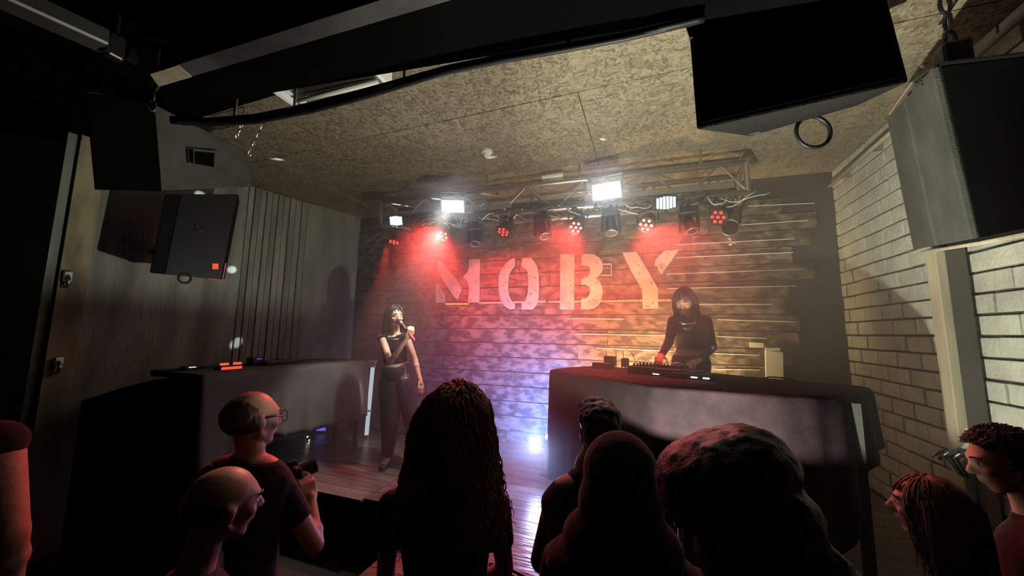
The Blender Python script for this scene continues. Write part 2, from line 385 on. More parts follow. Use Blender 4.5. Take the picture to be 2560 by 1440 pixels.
# left wall slats
n = 11
for i in range(n):
    xa = 598+(768-598)*i/n; xb = 598+(768-598)*(i+1)/n
    A, B = PL(xa+1.2, 700, .0), PL(xb-.6, 700, .0)
    MB().prism([Z(A, .5), Z(B, .5), Z(B+LN*(.022+.012*(i % 2)), .5), Z(A+LN*(.022+.012*(i % 2)), .5)], (0, 0, 3.04)).build('slat', M['sidewall'], bpy.data.objects['wall_left'], bevel=.004)
A, B = PL(160, 600, 0), PL(232, 600, 0)
MB().prism([Z(A, .0), Z(B, .0), Z(B+LN*.06, .0), Z(A+LN*.06, .0)], (0, 0, 3.54)).build('pilaster', mat('stained_render', (.50, .43, .27), .8, col2=(.20, .18, .13), scale=3, stretch=(2, 2, .6), bump=.3), bpy.data.objects['wall_left'])
# pale torn sticker on left wall
q = [PL(x, y, .004) for x, y in [(788, 842), (796, 836), (800, 834), (820, 832), (850, 830), (862, 838), (850, 850), (825, 856), (808, 855), (796, 862), (790, 860)]]
tag(MB().prism(q, LN*.004).build('torn_sticker', mat('sticker', (.22, .23, .19), .7, bump=.02)), 'torn pale fish-shaped sticker low on the left wall', 'sticker')
for (x, y) in ((577, 576), (163, 704)):
    pass
def bracket(x, y, lab):
    p = PL(x, y, .07); t = thing('wall_hook', lab, 'hook', p)
    MB().torus(p+LN*.03, .05, .012, Matrix.Rotation(pi/2, 4, 'X')).build('ring', M['steel'], t, smooth=True)
    MB().box(p+V((.03, 0, .04)), (.03, .05, .09)).build('plate', M['steel'], t, bevel=.004)
    MB().cone(p-LN*.09, p+LN*.03, .012).build('stem', M['steel'], t)
bracket(140, 918, 'bright metal ring hook low on the left pilaster')
bracket(163, 704, 'dull metal ring hook halfway up the left pilaster')
# dark column closing the view on the left
cpt = P(118, 650, d=2.3)
struct(MB().prism([Z(cpt, 0), Z(cpt+V((-.05, -1.6, 0)), 0), Z(cpt+V((-.6, -1.6, 0)), 0), Z(cpt+V((-.6, 0, 0)), 0)], (0, 0, 3.55)).build('wall_column', M['black']))
# black drape / crates at the left end of the stage
dr = MB(); n = 26
A, B = P(205, 1000, d=2.75), P(512, 1000, d=2.95)
top = [(A.lerp(B, i/n)) for i in range(n+1)]
vs = []
for i, p in enumerate(top):
    wv = .03*sin(i*1.7); zt = 1.42-.12*(1-i/n)**2
    vs.append([V((p.x+wv, p.y-wv+.0, z_)) for z_ in (0.0, .5, 1.0, zt)] + [V((p.x-.5, p.y+.45, zt+.01))])
for i in range(n):
    for k in range(4):
        a, b, c, d = vs[i][k], vs[i+1][k], vs[i+1][k+1], vs[i][k+1]
        dr.b.faces.new([dr.b.verts.new(v) for v in (a, b, c, d)])
bmesh.ops.remove_doubles(dr.b, verts=dr.b.verts, dist=1e-4)
o = dr.build('black_drape', M['black'], smooth=True); tag(o, 'black drape hanging over the gear at the left end of the stage', 'drape')
md = o.modifiers.new('s', 'SOLIDIFY'); md.thickness = .01
# ---------------------------------------------------------------- ceiling beam and what runs beside it
t = thing('ceiling_beam', 'wide black ceiling beam with a pale fascia strip across the room', 'beam', P(398, 215, z=3.1))
fa, fb = P(398, 215, z=3.1), P(1112, 5, z=3.1); fb = fa+(fb-fa)*2.75
ba, bb = P(425, 275, z=3.1), P(1700, 60, z=3.1); bb = ba+(bb-ba)*1.62
MB().prism([fa, fb, bb, ba], (0, 0, .448)).build('beam_body', M['black'], t)
e = (fb-fa).cross(V((0, 0, 1))).normalized()
if e.y > 0: e = -e
g0, g1, g2, g3 = (P(*q, z=3.096) for q in ((375, 184), (398, 215), (1112, 5), (940, 4)))
x_ = 2.75; h2 = g1+(g2-g1)*x_; h3 = g0+(g3-g0)*(x_*1.02)
MB().prism([g0, g1, h2, h3], (0, 0, .03)).build('fascia', mat('worn_fascia', (.045, .042, .045), .7, col2=(.085, .080, .083), scale=4, bump=.15, lo=.4, hi=.6), t)
MB().prism([g0+V((0, 0, -.004)), g1+V((0, 0, -.004)), g1.lerp(h2, .055)+V((0, 0, -.004)), g0.lerp(h3, .055)+V((0, 0, -.004))], (0, 0, .004)).build('timber_patch', M['post'], t)
# fluorescent fitting beside the beam
A, B = P(742, 242, z=3.22), P(945, 197, z=3.22); dv = (B-A).normalized(); sv = dv.cross(V((0, 0, 1)))
t = thing('strip_light_fitting', 'unlit strip light fitting with white end caps behind the beam', 'light fitting', A)
MB().prism([A-sv*.05, A+sv*.05, B+sv*.05, B-sv*.05], (0, 0, .07)).build('housing', M['alu'], t, bevel=.006)
MB().tube([A-V((0, 0, .022)), B-V((0, 0, .022))], .016, 10).build('tube', M['whiteplastic'], t, smooth=True)
for q in (A-dv*.02, A-dv*.09, B+dv*.02):
    MB().prism([q-sv*.075-dv*.013, q+sv*.075-dv*.013, q+sv*.075+dv*.013, q-sv*.075+dv*.013], (0, 0, .085)).build('end_cap', M['whitemetal'], t)
for q in (A.lerp(B, .15), A.lerp(B, .85)): MB().cone(q+V((0, 0, .06)), Z(q, CEIL), .006).build('hanger_rod', M['steel'], t)
# cable bundle slung under the beam
t = thing('cable_bundle', 'sagging bundle of black cables slung along the beam', 'cables', P(430, 300, z=3.05))
pts = [(428, 300), (520, 305), (640, 296), (780, 268), (900, 238), (1010, 208), (1120, 176), (1260, 146), (1400, 122), (1560, 92), (1690, 62), (1760, 45)]
for k in range(7):
    pp = []
    for i, (x, y) in enumerate(pts):
        s = 1-abs(i-3)/9
        zz_ = 3.07-.012*k*s+.008*sin(i*1.3+k)
        pp.append(P(x, y+(k-3)*2.6*max(s, .3)+1.5*sin(i*.9+k*2), z=zz_))
    sm = []
    for i in range(len(pp)-1):
        for u in range(4): sm.append(pp[i].lerp(pp[i+1], u/4))
    sm.append(pp[-1])
    MB().tube(sm, .009 if k % 2 else .013, 6).build('cable', M['cable'], t, smooth=True)
for x, y in ((585, 300), (735, 278), (1010, 208), (1424, 118)):
    p = P(x, y, z=3.07); MB().cone(p, Z(p, CEIL-.0), .008).build('cable_tie_rod', M['steel'], t)
A, B = P(1424, 112, z=3.3), P(1545, 91, z=3.3)
t = thing('conduit_channel', 'bright steel channel catching light at the beam edge', 'conduit', A)
MB().tube([A, B], .012, 6).build('channel', M['steel'], t)
MB().tube([A+(A-B)*1.3, A], .007, 6).build('thin_pipe', M['plastic'], t); MB().tube([B, B+(B-A)*1.4], .007, 6).build('thin_pipe', M['plastic'], t)
for q in (A, B): MB().cone(q, Z(q, CEIL), .006).build('hanger_rod', M['steel'], t)
# pale conduit-like fixture upper left corner
A, B = P(-40, -12, z=3.15), P(262, 122, z=3.15); dv = (B-A).normalized(); sv = dv.cross(V((0, 0, 1)))
t = thing('strip_light_fitting', 'long dull strip light fitting in the upper left corner', 'light fitting', A)
MB().prism([A-sv*.06, A+sv*.06, B+sv*.06, B-sv*.06], (0, 0, .07)).build('housing', mat('grey_enamel', (.10, .10, .09), .5), t, bevel=.005)
MB().tube([A+sv*.06, B+sv*.06], .008, 6).build('rim', M['whitemetal'], t)
MB().box(B+dv*.03+V((0, 0, .03)), (.05, .06, .12)).build('end_cap', M['steel'], t, bevel=.01)
MB().cone(B+dv*.10, B+dv*.10+V((0, 0, .06)), .03, .018).build('knob', M['steel'], t)
MB().cone(B+dv*.03+V((0, 0, .08)), Z(B+dv*.03, CEIL), .008).build('hanger_rod', M['steel'], t)
MB().cone(A+dv*.03+V((0, 0, .05)), Z(A+dv*.03, CEIL), .008).build('hanger_rod', M['steel'], t)
# smoke detector
p = P(1218, 377, z=CEIL-.0)
t = thing('smoke_detector', 'round white smoke detector on the ceiling', 'smoke detector', p)
MB().cone(p-V((0, 0, .022)), p, .050, .052, 24).build('base', M['whiteplastic'], t, smooth=False)
MB().cone(p-V((0, 0, .055)), p-V((0, 0, .022)), .026, .042, 24).build('sensor_cap', M['whiteplastic'], t)
# ---------------------------------------------------------------- hanging speakers
def chain(t, a, b, r=.016, n=None, m='steel', name='chain_link'):
    a, b = V(a), V(b); d = b-a; n = n or max(2, int(d.length/(r*2.6)))
    q = d.to_track_quat('Z', 'Y').to_matrix().to_4x4()
    for i in range(n):
        c = a+d*((i+.5)/n)
        m1 = q @ Matrix.Rotation(pi/2*(i % 2), 4, 'Z') @ Matrix.Rotation(pi/2, 4, 'X') @ Matrix.Diagonal((.62, 1.5, 1, 1))
        MB().torus(c, r, r*.28, m1, 10, 5).build(name, M[m], t)
def hexcab(name, lab, fbl, fbr, ftr, ftl, back, m, panel=None):
    t = thing(name, lab, 'speaker', fbl)
    B4 = [V(q)+V(back if not isinstance(back, list) else back[i]) for i, q in enumerate((fbl, fbr, ftr, ftl))]
    MB().hexa([fbl, fbr, B4[1], B4[0], ftl, ftr, B4[2], B4[3]]).build('cabinet', M[m], t, bevel=.012)
    return t, B4
# 1 big black cabinet, upper right
a = P(1740, 325, z=2.72); b = P(2275, 205, z=2.74); tl = P(1722, 92, z=3.22)
hgt = tl-a
tr = b+hgt*1.25; tl = a+hgt*1.25
t, B4 = hexcab('hanging_speaker', 'large black speaker cabinet hanging from the ceiling above the draped table', a, b, tr, tl, [P(1872, 342, z=2.98)-a, P(2150, 262, z=2.98)-b, P(2150, 262, z=2.98)-b, P(1872, 342, z=2.98)-a], 'carpet')
nrm = (b-a).cross(hgt).normalized()
if nrm.dot(CAM-a) < 0: nrm = -nrm
def inset(p, u, v): return a+(b-a)*u+hgt*1.25*v
g = MB().prism([inset(0, .03, .04), inset(0, .97, .04), inset(0, .97, .97), inset(0, .03, .97)], nrm*.006); g.build('grille', M['black'], t)
MB().torus(P(2033, 330, z=2.90), .085, .010, Matrix.Rotation(pi/2, 4, 'X') @ Matrix.Rotation(.3, 4, 'Y'), 24).build('cable_loop', M['cable'], t, smooth=True)
MB().prism([P(1822, 318, z=2.86), P(1850, 316, z=2.86), P(1905, 330, z=2.95), P(1875, 336, z=2.95)], (0, 0, -.004)).build('label_plate', M['greyspk'], t)
for q in (tl+nrm*-.08+(b-a)*.05, tr+nrm*-.08-(b-a)*.05):
    chain(t, q-V((0, 0, .05)), Z(q, CEIL), .02)
MB().tube([P(1690, 0, z=3.3), P(1712, 50, z=3.15), P(1728, 95, z=3.05)], .006, 6).build('hanging_wire', M['cable'], t)
# 2 right black cabinet by the brick wall
lb = P(2300, 628, z=2.42); mb = P(2452, 602, z=2.30); rb = P(2760, 540, z=2.27)
dm, dr_, dl = [(q-CAM).dot(FW) for q in (mb, rb, lb)]
lt, mt2, rt2 = P(2232, 285, d=dl*.95), P(2348, 152, d=dm*.95), P(2760, 100, d=dr_*.95)
kk = .75
t, B4 = hexcab('hanging_speaker', 'black speaker with grey side panels hanging at the brick wall', mb, rb, rt2, mt2, [(lb-mb)*kk, (lb-mb)*kk+V((.10, 0, 0)), (lt-mt2)*kk+V((.10, 0, 0)), (lt-mt2)*kk], 'carpet')
up = mt2-mb
for i, (q0, q1) in enumerate(((0.0, .46), (.53, 1.0))):
    a0_, a1_, b0_, b1_ = mb.lerp(lb, q0), mb.lerp(lb, q1), mt2.lerp(lt, q0), mt2.lerp(lt, q1)
    nn = (a1_-a0_).cross(b0_-a0_).normalized()
    if nn.dot(CAM-a0_) < 0: nn = -nn
    MB().prism([a0_.lerp(b0_, .02), a1_.lerp(b1_, .02), a1_.lerp(b1_, .98), a0_.lerp(b0_, .98)], nn*.03).build('side_panel', M['greyspk'], t, bevel=.008)
a0_, b0_ = mb.lerp(lb, .46), mt2.lerp(lt, .46); a1_, b1_ = mb.lerp(lb, .53), mt2.lerp(lt, .53)
MB().prism([a0_, a1_, b1_, b0_], nn*.012).build('groove', M['black'], t)
nf_ = (rb-mb).cross(mt2-mb).normalized()
if nf_.dot(CAM-mb) < 0: nf_ = -nf_
MB().prism([mb+up*.02+(rb-mb)*.02, mb+(rb-mb)*.98+up*.02, mt2+(rt2-mt2)*.98-up*.03, mt2+(rt2-mt2)*.02-up*.03], nf_*.006).build('grille', M['black'], t)
MB().box(mb+up*.3+(lb-mb)*.15-V((.0, 0, 0)), (.04, .06, .04)).build('knob', M['plastic'], t, bevel=.01)
MB().hexa([mb-V((0, 0, .02)), rb-V((0, 0, .02)), rb+(lb-mb), lb-V((0, 0, .02)), mb, rb, rb+(lb-mb)+V((0, 0, .02)), lb]).build('base_board', M['post'], t, bevel=.006)
p = P(2470, 95, d=2.2)
MB().box(mb+up+(V((.12, .12, .06))), (.10, .10, .16)).build('shackle_block', M['plastic'], t, bevel=.02)
chain(t, mb+up+V((.12, .12, .12)), Z(mb+up+V((.12, .12, 0)), CEIL), .03, m='plastic')
MB().tube([P(2225, 285, z=3.0), P(2282, 205, z=3.05), P(2342, 165, z=3.12)], .006, 6).build('safety_wire', M['steel'], t)
MB().tube([P(2282, 208, z=3.05), P(2330, 219, z=3.04), P(2400, 210, z=3.05)], .004, 6).build('safety_wire', M['steel'], t)
# 3 left hanging cabinet
mb = P(403, 478, d=2.25); mt = P(385, 258, d=2.2); rb = P(632, 468, d=2.95); rt = P(618, 378, d=2.95)
lb = P(235, 474, d=1.98); lt = P(212, 235, d=1.93)
t, B4 = hexcab('hanging_speaker', 'grey-sided speaker hanging on chains at the left wall', mb, rb, rt, mt, (lb-mb), 'greyspk')
n_ = (mb-lb).cross(mt-mb).normalized()
if n_.dot(CAM-mb) < 0: n_ = -n_
MB().prism([lb.lerp(mb, .01), lb.lerp(mb, .99), lt.lerp(mt, .99), lt.lerp(mt, .01)], n_*.012).build('grille', M['black'], t)
s_ = (rb-mb).cross(mt-mb).normalized()
if s_.dot(CAM-mb) < 0: s_ = -s_
def side(px, py):
    r_ = ray(px, py); return CAM+r_*((mb-CAM).dot(s_)/r_.dot(s_))
MB().prism([side(468, 370), side(545, 378), side(543, 420), side(470, 408)], s_*.006).build('handle_frame', M['greyspk'], t)
MB().prism([side(484, 378), side(533, 383), side(532, 418), side(485, 409)], s_*.009).build('handle_recess', M['black'], t)
MB().prism([side(469, 372), side(480, 373), side(481, 409), side(471, 405)], s_*.010).build('handle_slot', M['black'], t)
chain(t, side(625, 385)+V((0, 0, -.02)), side(632, 350), .014)
q = P(622, 385, d=2.95); chain(t, q, P(663, 303, d=2.95), .013)
q = P(590, 345, d=2.8); chain(t, q, P(606, 308, d=2.8), .013)
MB().tube([P(606, 308, d=2.8), Z(P(606, 308, d=2.8), CEIL)], .005).build('wire', M['steel'], t)
MB().tube([P(663, 303, d=2.95), P(700, 255, d=2.95)], .006).build('wire', M['steel'], t)
chain(t, mt+V((.01, -.01, -.06)), mt+V((-.02, .0, .16)), .026)
MB().tube([mt+V((-.02, 0, .14)), Z(mt+V((-.02, 0, 0)), CEIL)], .006).build('wire', M['steel'], t)
# 4 lower left wedge speaker on a wall bracket
tl, tr, br, bl = P(412, 486, d=3.1), P(597, 486, d=3.45), P(556, 700, d=3.35), P(373, 682, d=3.0)
n_ = (br-bl).cross(tl-bl).normalized(); r_ = ray(597, 486); tr = CAM+r_*((bl-CAM).dot(n_)/r_.dot(n_))
t, B4 = hexcab('wall_speaker', 'black wall speaker with a red light below the grey hanging one', bl, br, tr, tl, V((-.30, .20, .04)), 'carpet')
n_ = (br-bl).cross(tl-bl).normalized()
if n_.dot(CAM-bl) < 0: n_ = -n_
MB().prism([bl.lerp(br, .2)+n_*.001, br.lerp(bl, .03), tr.lerp(tl, .03), tl.lerp(tr, .2)], n_*.008).build('grille', M['plastic'], t)
def face(px, py, o=.01):
    r_ = ray(px, py); return CAM+r_*((bl+n_*o-CAM).dot(n_)/r_.dot(n_))
MB().prism([face(531, 659), face(546, 659), face(546, 673), face(531, 673)], n_*.004).build('badge', M['gadget_red'], t, label='small glowing red badge')
MB().torus(face(497, 570), .03, .006, n_.to_track_quat('Z', 'Y').to_matrix().to_4x4()).build('horn_ring', M['plastic'], t, smooth=True)
MB().torus(face(462, 696), .04, .010, n_.to_track_quat('Z', 'Y').to_matrix().to_4x4()).build('handle', M['cable'], t, smooth=True)
MB().tube([face(520, 697, .006), br+n_*.006, br.lerp(tr, .19)+n_*.006], .006, 5).build('red_edge_glint', mat('painted_glint', (.8, .25, .35), .3), t)  # pink colour stands in for red light caught on the cabinet edge
A = bl+V((-.28, .25, .3)); MB().tube([A, A-LN*.8], .025).build('wall_bracket', M['plastic'], t)
# ---------------------------------------------------------------- things along the right wall
A, B = P(2350, 640, x=XR-.02), P(2412, 1105, x=XR-.02)
t = thing('timber_post', 'pale upright timber batten fixed to the brick wall', 'post', Z(A, .5))
MB().box((XR-.045, A.y, 1.46), (.05, .10, 1.92)).build('batten', M['post'], t, bevel=.004)
MB().box((XR-.025, A.y+.075, 1.46), (.012, .014, 1.92)).build('edge_strip', M['whitemetal'], t)
MB().box((XR-.022, A.y-.13, 1.46), (.006, .15, 1.92)).build('shadow_strip', M['blackwall'], t)  # dark strip stands in for the batten's shadow on the bricks
A, B = P(2078, 462, x=XR-.06), P(2590, 10, x=XR-.06)
t = thing('wall_conduit', 'long pale cable conduit along the top of the brick wall', 'conduit', A)
MB().tube([A+V((0, .04, -.0)), B], .017, 8).build('pipe', M['post'], t, smooth=True)
for u in (.1, .35, .7): q = A.lerp(B, u); MB().box(q+V((.03, 0, 0)), (.06, .03, .05)).build('clip', M['steel'], t)
A, B = P(2308, 160, d=2.3), P(2500, -40, d=2.0); dv = (B-A)
t = thing('steel_strut', 'dark steel strut holding the right speaker to the ceiling', 'strut', A)
MB().tube([A.lerp(B, .3), B+dv*.1], .035, 4).build('bar', M['plastic'], t)
MB().tube([A, A.lerp(B, .8)], .018, 4).build('bar', mat('olive_steel', (.10, .10, .07), .5), t); MB().ball(A-V((0, 0, .01)), .016).build('bolt', M['steel'], t)
q = P(2378, 50, d=2.1); MB().tube([q, P(2377, 20, d=2.1)], .006).build('hook', M['steel'], t)
q = P(2390, 85, d=2.15); chain(t, q, P(2400, 145, d=2.15), .016, m='post')
# rack panel low right with cable coils
A = P(2412, 1070, x=XR-.10); B = P(2500, 1092, x=XR-.10)
t = thing('rack_panel', 'pale perforated rack panel low on the brick wall', 'panel', A)
q = [A, B, P(2504, 1125, x=XR-.10), P(2410, 1100, x=XR-.10)]
MB().prism(q, (.08, 0, 0)).build('face_plate', M['whiteplastic'], t, bevel=.004)
for i in range(9):
    c = q[0].lerp(q[1], (i+.7)/10)+V((-.003, 0, -.022)); MB().box(c, (.006, .012, .014)).build('slot', M['hole'], t)
MB().prism([P(2410, 1100, x=XR-.12), P(2504, 1130, x=XR-.12), P(2500, 1185, x=XR-.12), P(2400, 1150, x=XR-.12)], (.09, 0, 0)).build('lower_box', M['whiteplastic'], t, bevel=.004)
t = thing('cable_coil', 'tangle of grey cables hanging in front of the rack panel', 'cables', P(2400, 1120, x=XR-.2))
rr = random.Random(5)
for i in range(11):
    a = P(2330+i*9, 1150-rr.uniform(0, 12), x=XR-.26); c = P(2350+i*11, 1100+rr.uniform(-8, 10), x=XR-.22); b = P(2400+i*10, 1165+rr.uniform(0, 30), x=XR-.16)
    pp = [a*(1-u)**2+c*2*u*(1-u)+b*u*u for u in [k/9 for k in range(10)]]
    MB().tube(pp, .007, 6).build('cable', M['cable'] if i % 3 else M['steel'], t, smooth=True)
q = P(2430, 1120, x=XR-.14)
MB().tube([P(2400, 1120, x=XR-.2), q, V((XR-.03, q.y, q.z))], .010, 6).build('cable_hook', M['steel'], t)
# ================================================================ truss and lamps
def TY(x): return 3.60 + (x+2.3)*.055
t = thing('lighting_truss', 'horizontal aluminium box truss hung below the ceiling over the stage', 'truss', (-1, TY(-1), 3.1))
X0, X1 = -2.95, .86
TP = lambda x, dy, z: V((x, TY(x)+dy, z))
for dy, z in ((-.15, 3.10), (.15, 3.10), (-.15, 3.38), (.15, 3.38)):
    MB().tube([TP(X0, dy, z), TP(X1, dy, z)], .024, 10).build('chord', M['alu'], t, smooth=True)
x = X0; k = 0
while x < X1-.05:
    xn = min(x+.3, X1)
    for dy in (-.15, .15):
        a, b = (3.1, 3.38) if k % 2 else (3.38, 3.1)
        MB().tube([TP(x, dy, a), TP(xn, dy, b)], .010, 6).build('brace', M['alu'], t)
    for z in (3.1, 3.38):
        s = .15 if k % 2 else -.15
        MB().tube([TP(x, s, z), TP(xn, -s, z)], .009, 6).build('brace', M['alu'], t)
    x = xn; k += 1
for x in (X0, X1):
    for p, q in (((-.15, 3.1), (.15, 3.1)), ((.15, 3.1), (.15, 3.38)), ((.15, 3.38), (-.15, 3.38)), ((-.15, 3.38), (-.15, 3.1))):
        MB().tube([TP(x, *p), TP(x, *q)], .024, 8).build('end_frame', M['alu'], t)
for x in (-2.6, -1.6, -.6, .5):
    for dy in (-.15, .15):
        MB().cone(TP(x, dy, 3.38), TP(x, dy, CEIL+.005), .012).build('hanger', M['steel'], t)
# a flat perforated channel along the front of the truss
MB().box(TP(.1, -.20, 3.16), (1.3, .012, .05), .055).build('cable_tray', M['alu'], t)
MB().box(TP(-1.75, -.20, 3.16), (.9, .012, .04), .055).build('cable_tray', M['alu'], t)
MB().cone(TP(-1.0, -.1, 3.47), TP(-.78, -.1, 3.475), .035, .035, 16).build('ballast_tube', M['whiteplastic'], t)
# mains and data cables wound along the truss
rr = random.Random(11)
cb = thing('truss_cables', 'tangle of thin cables looping along the lighting truss', 'cables', (-1, TY(-1), 3.08))
for i in range(46):
    x = rr.uniform(X0+.1, X1-.25); l = rr.uniform(.12, .5); dy = rr.uniform(-.22, -.12)
    z = 3.10; sag = rr.uniform(.04, .15)
    pp = [TP(x+l*u, dy+.03*sin(u*5+i), z-sag*4*u*(1-u)+.015*sin(u*9+i)) for u in [k/10 for k in range(11)]]
    MB().tube(pp, rr.choice((.004, .005, .006)), 5).build('cable', M['cable'] if i % 4 else M['whiteplastic'], cb, smooth=True)
for i in range(3):
    pp = [TP(X0+.1+(X1-X0-.2)*u, -.19, 3.13+.012*sin(u*60+i*2)+.01*i) for u in [k/70 for k in range(71)]]
    MB().tube(pp, .007, 5).build('cable', M['cable'], cb, smooth=True)
def basis(d, up=V((0, 0, 1))):
    d = V(d).normalized(); s = d.cross(up).normalized(); return d, s, s.cross(d)
def par(px, py, z, tgt, hot, lab, r=.075, btgt=None):
    c = P(px, py, z=z)
    d, s, u = basis(V(tgt)-c)
    t = thing('par_can_light', lab, 'stage light', c, 'red par cans under the truss')
    MB().cone(c-d*.17, c, r*.82, r*1.04, 24).build('housing', M['plastic'], t)
    MB().torus(c+d*.001, r*1.02, .007, d.to_track_quat('Z', 'Y').to_matrix().to_4x4(), 28).build('bezel', M['plastic'] if not hot else M['plastic'], t, smooth=True)
    top = V((c.x, TY(c.x)-.15, 3.10)); m_ = c-d*.08
    MB().tube([m_-s*(r+.02), m_-s*(r+.025)+V((0, 0, .09)), m_+V((0, 0, .13)), m_+s*(r+.025)+V((0, 0, .09)), m_+s*(r+.02)], .007, 6).build('yoke', M['plastic'], t)
    MB().tube([m_+V((0, 0, .13)), top], .012, 6).build('clamp', M['steel'], t)
    for k in range(7):
        o_ = V((0, 0, 0)) if k == 0 else (s*cos(k*pi/3+.3)+u*sin(k*pi/3+.3))*r*.64
        q = MB().cone(c+o_, c+o_+d*.006, r*.205, r*.19, 12)
        q.build('led', M['redled'], t)
        if hot: MB().ball(c+o_+d*.006, r*.15, sub=2).build('led_core', M['redled_hot'], t)
    spot('par_red_beam', c+d*.03, btgt or (c.x, 3.9, 1.4), hot if hot else 14.0, (1.0, .05, .035), 84 if hot else 30, .6, .05)
    if hot: spot('par_red_beam', c+d*.03, (c.x+(tgt[0]-c.x)*.8, 2.95, .6), 180, (1.0, .05, .035), 58, .7, .04)
    return t
par(985, 605, 2.93, (-3.0, 3.0, .5), 0, 'dim red par can at the left end of the truss')
par(1105, 590, 2.91, (-1.15, 2.0, 1.0), 290, 'bright glowing red par can above the first letter of the sign', btgt=(-1.75, 4.3, 2.25))
par(1258, 580, 2.90, (-1.8, 2.6, 1.3), 0, 'dim red par can between the two bright ones on the left')
par(1440, 568, 2.88, (-.9, 1.6, 1.0), 290, 'bright glowing red par can above the third letter of the sign', btgt=(-1.0, 4.3, 2.2))
par(1615, 562, 2.86, (-.5, 1.4, 1.3), 260, 'bright glowing red par can above the last letter of the sign', btgt=(-.3, 4.3, 2.2))
par(1795, 543, 2.90, (-.4, 2.1, 1.9), 0, 'dim red par can at the right end of the truss')
def flood(px, py, z, w_, h_, lab, tgt):
    c = P(px, py, z=z); d, s, u = basis(V(tgt)-c)
    t = thing('flood_light', lab, 'flood light', c)
    R4 = Matrix((( s.x, d.x, u.x, 0), (s.y, d.y, u.y, 0), (s.z, d.z, u.z, 0), (0, 0, 0, 1)))
    MB().box(c+d*-.03, (w_*1.14, .05, h_*1.22), R4).build('housing', M['alu'], t, bevel=.006)
    MB().box(c-d*.002, (w_, .008, h_), R4).build('lit_panel', M['flood'], t)
    MB().box(c-d*.07, (w_*.7, .05, h_*.8), R4).build('heat_sink', M['plastic'], t)
    MB().tube([c-s*w_*.6-d*.03, c-s*w_*.6-d*.03+V((0, 0, .14)), c+s*w_*.6-d*.03+V((0, 0, .14)), c+s*w_*.6-d*.03], .007, 6).build('yoke', M['steel'], t)
    MB().tube([c-d*.03+V((0, 0, .14)), TP(c.x, -.15, 3.25)], .014, 6).build('arm', M['steel'], t)
flood(1515, 478, 3.12, .235, .125, 'bright white rectangular flood lamp right of centre on the truss', (-.7, 0, 1.6))
flood(1131, 516, 3.06, .200, .105, 'bright white rectangular flood lamp left of centre on the truss', (-.6, 0, 1.6))
def derby(px, py, z, w_, h_, n, lab, rays, pw, tgt):
    c = P(px, py, z=z); d, s, u = basis(V(tgt)-c)
    t = thing('beam_effect_light', lab, 'stage light', c)
    R4 = Matrix((( s.x, d.x, u.x, 0), (s.y, d.y, u.y, 0), (s.z, d.z, u.z, 0), (0, 0, 0, 1)))
    MB().box(c-d*.07, (w_*1.08, .12, h_*1.12), R4).build('housing', M['plastic'], t, bevel=.006)
    for k in range(n):
        x_ = (k-(n-1)/2)*w_/n
        MB().box(c+s*x_, (w_/n*.72, .012, h_*(1-.08*abs(k-(n-1)/2))), R4).build('led_bar', M['whiteled'], t)
    MB().tube([c-d*.07+u*h_*.5, TP(c.x, -.15, 3.10)], .012, 6).build('arm', M['steel'], t)
    for a, e in rays:
        dd = (s*cos(radians(a))*-1+u*sin(radians(a)))*1.0 + d*e
        spot('effect_beam', c+d*.035+dd.normalized()*.05, c+d*.035+dd*3, pw, (.80, 1.0, .92), 2.6, .5, .010)
derby(990, 552, 3.02, .135, .10, 5, 'pale green-white slatted effect light shooting rays at the left of the truss', [(150, .1), (172, .0), (195, 0), (215, .1), (228, .15), (255, .1), (275, .1), (290, .1), (308, 0), (325, .05), (30, .05)][:11], 420, (-1.6, 0, 1.7))
derby(1665, 507, 3.02, .165, .115, 6, 'pale slatted effect light right of centre under the truss', [(60, .0), (35, .0), (285, .05), (298, .05), (130, .1)], 260, (.2, 0, 1.8))
def mover(px, py, z, lab, tilt, tint='plastic'):
    c = P(px, py, z=z); tx = c.x
    t = thing('moving_head_light', lab, 'stage light', c)
    top = V((c.x, TY(c.x)-.15, 3.10)); zb = c.z+.10
    MB().box(V((c.x, c.y, zb)), (.15, .16, .07)).build('base', M['plastic'], t, bevel=.012)
    MB().box(c+V((-.075, 0, .0)), (.022, .08, .17)).build('yoke_arm', M['plastic'], t, bevel=.008)
    MB().box(c+V((.075, 0, .0)), (.022, .08, .17)).build('yoke_arm', M['plastic'], t, bevel=.008)
    d = V((sin(tilt)*.8, -.35, -cos(tilt))).normalized()
    MB().cone(c+V((0, 0, -.01))-d*.07, c+V((0, 0, -.01))+d*.09, .045, .056, 16).build('head', M['plastic'], t)
    MB().torus(c+V((0, 0, -.01))+d*.092, .050, .006, d.to_track_quat('Z', 'Y').to_matrix().to_4x4()).build('lens_rim', M['steel'], t, smooth=True)
    MB().tube([V((c.x, c.y, zb)), top], .018, 8).build('clamp', M['plastic'], t)
mover(1188, 590, 2.90, 'dark moving head hanging between the left red lamps', .2)
mover(1356, 572, 2.90, 'dark moving head hanging left of the middle bright red lamp', .5)
mover(1527, 560, 2.88, 'bluish-lit moving head hanging between the two bright red lamps on the right', .1)
mover(1722, 556, 2.88, 'dark moving head hanging right of the right bright red lamp', .3)
mover(1048, 590, 2.93, 'dark moving head hanging right of the leftmost red lamp', -.3)
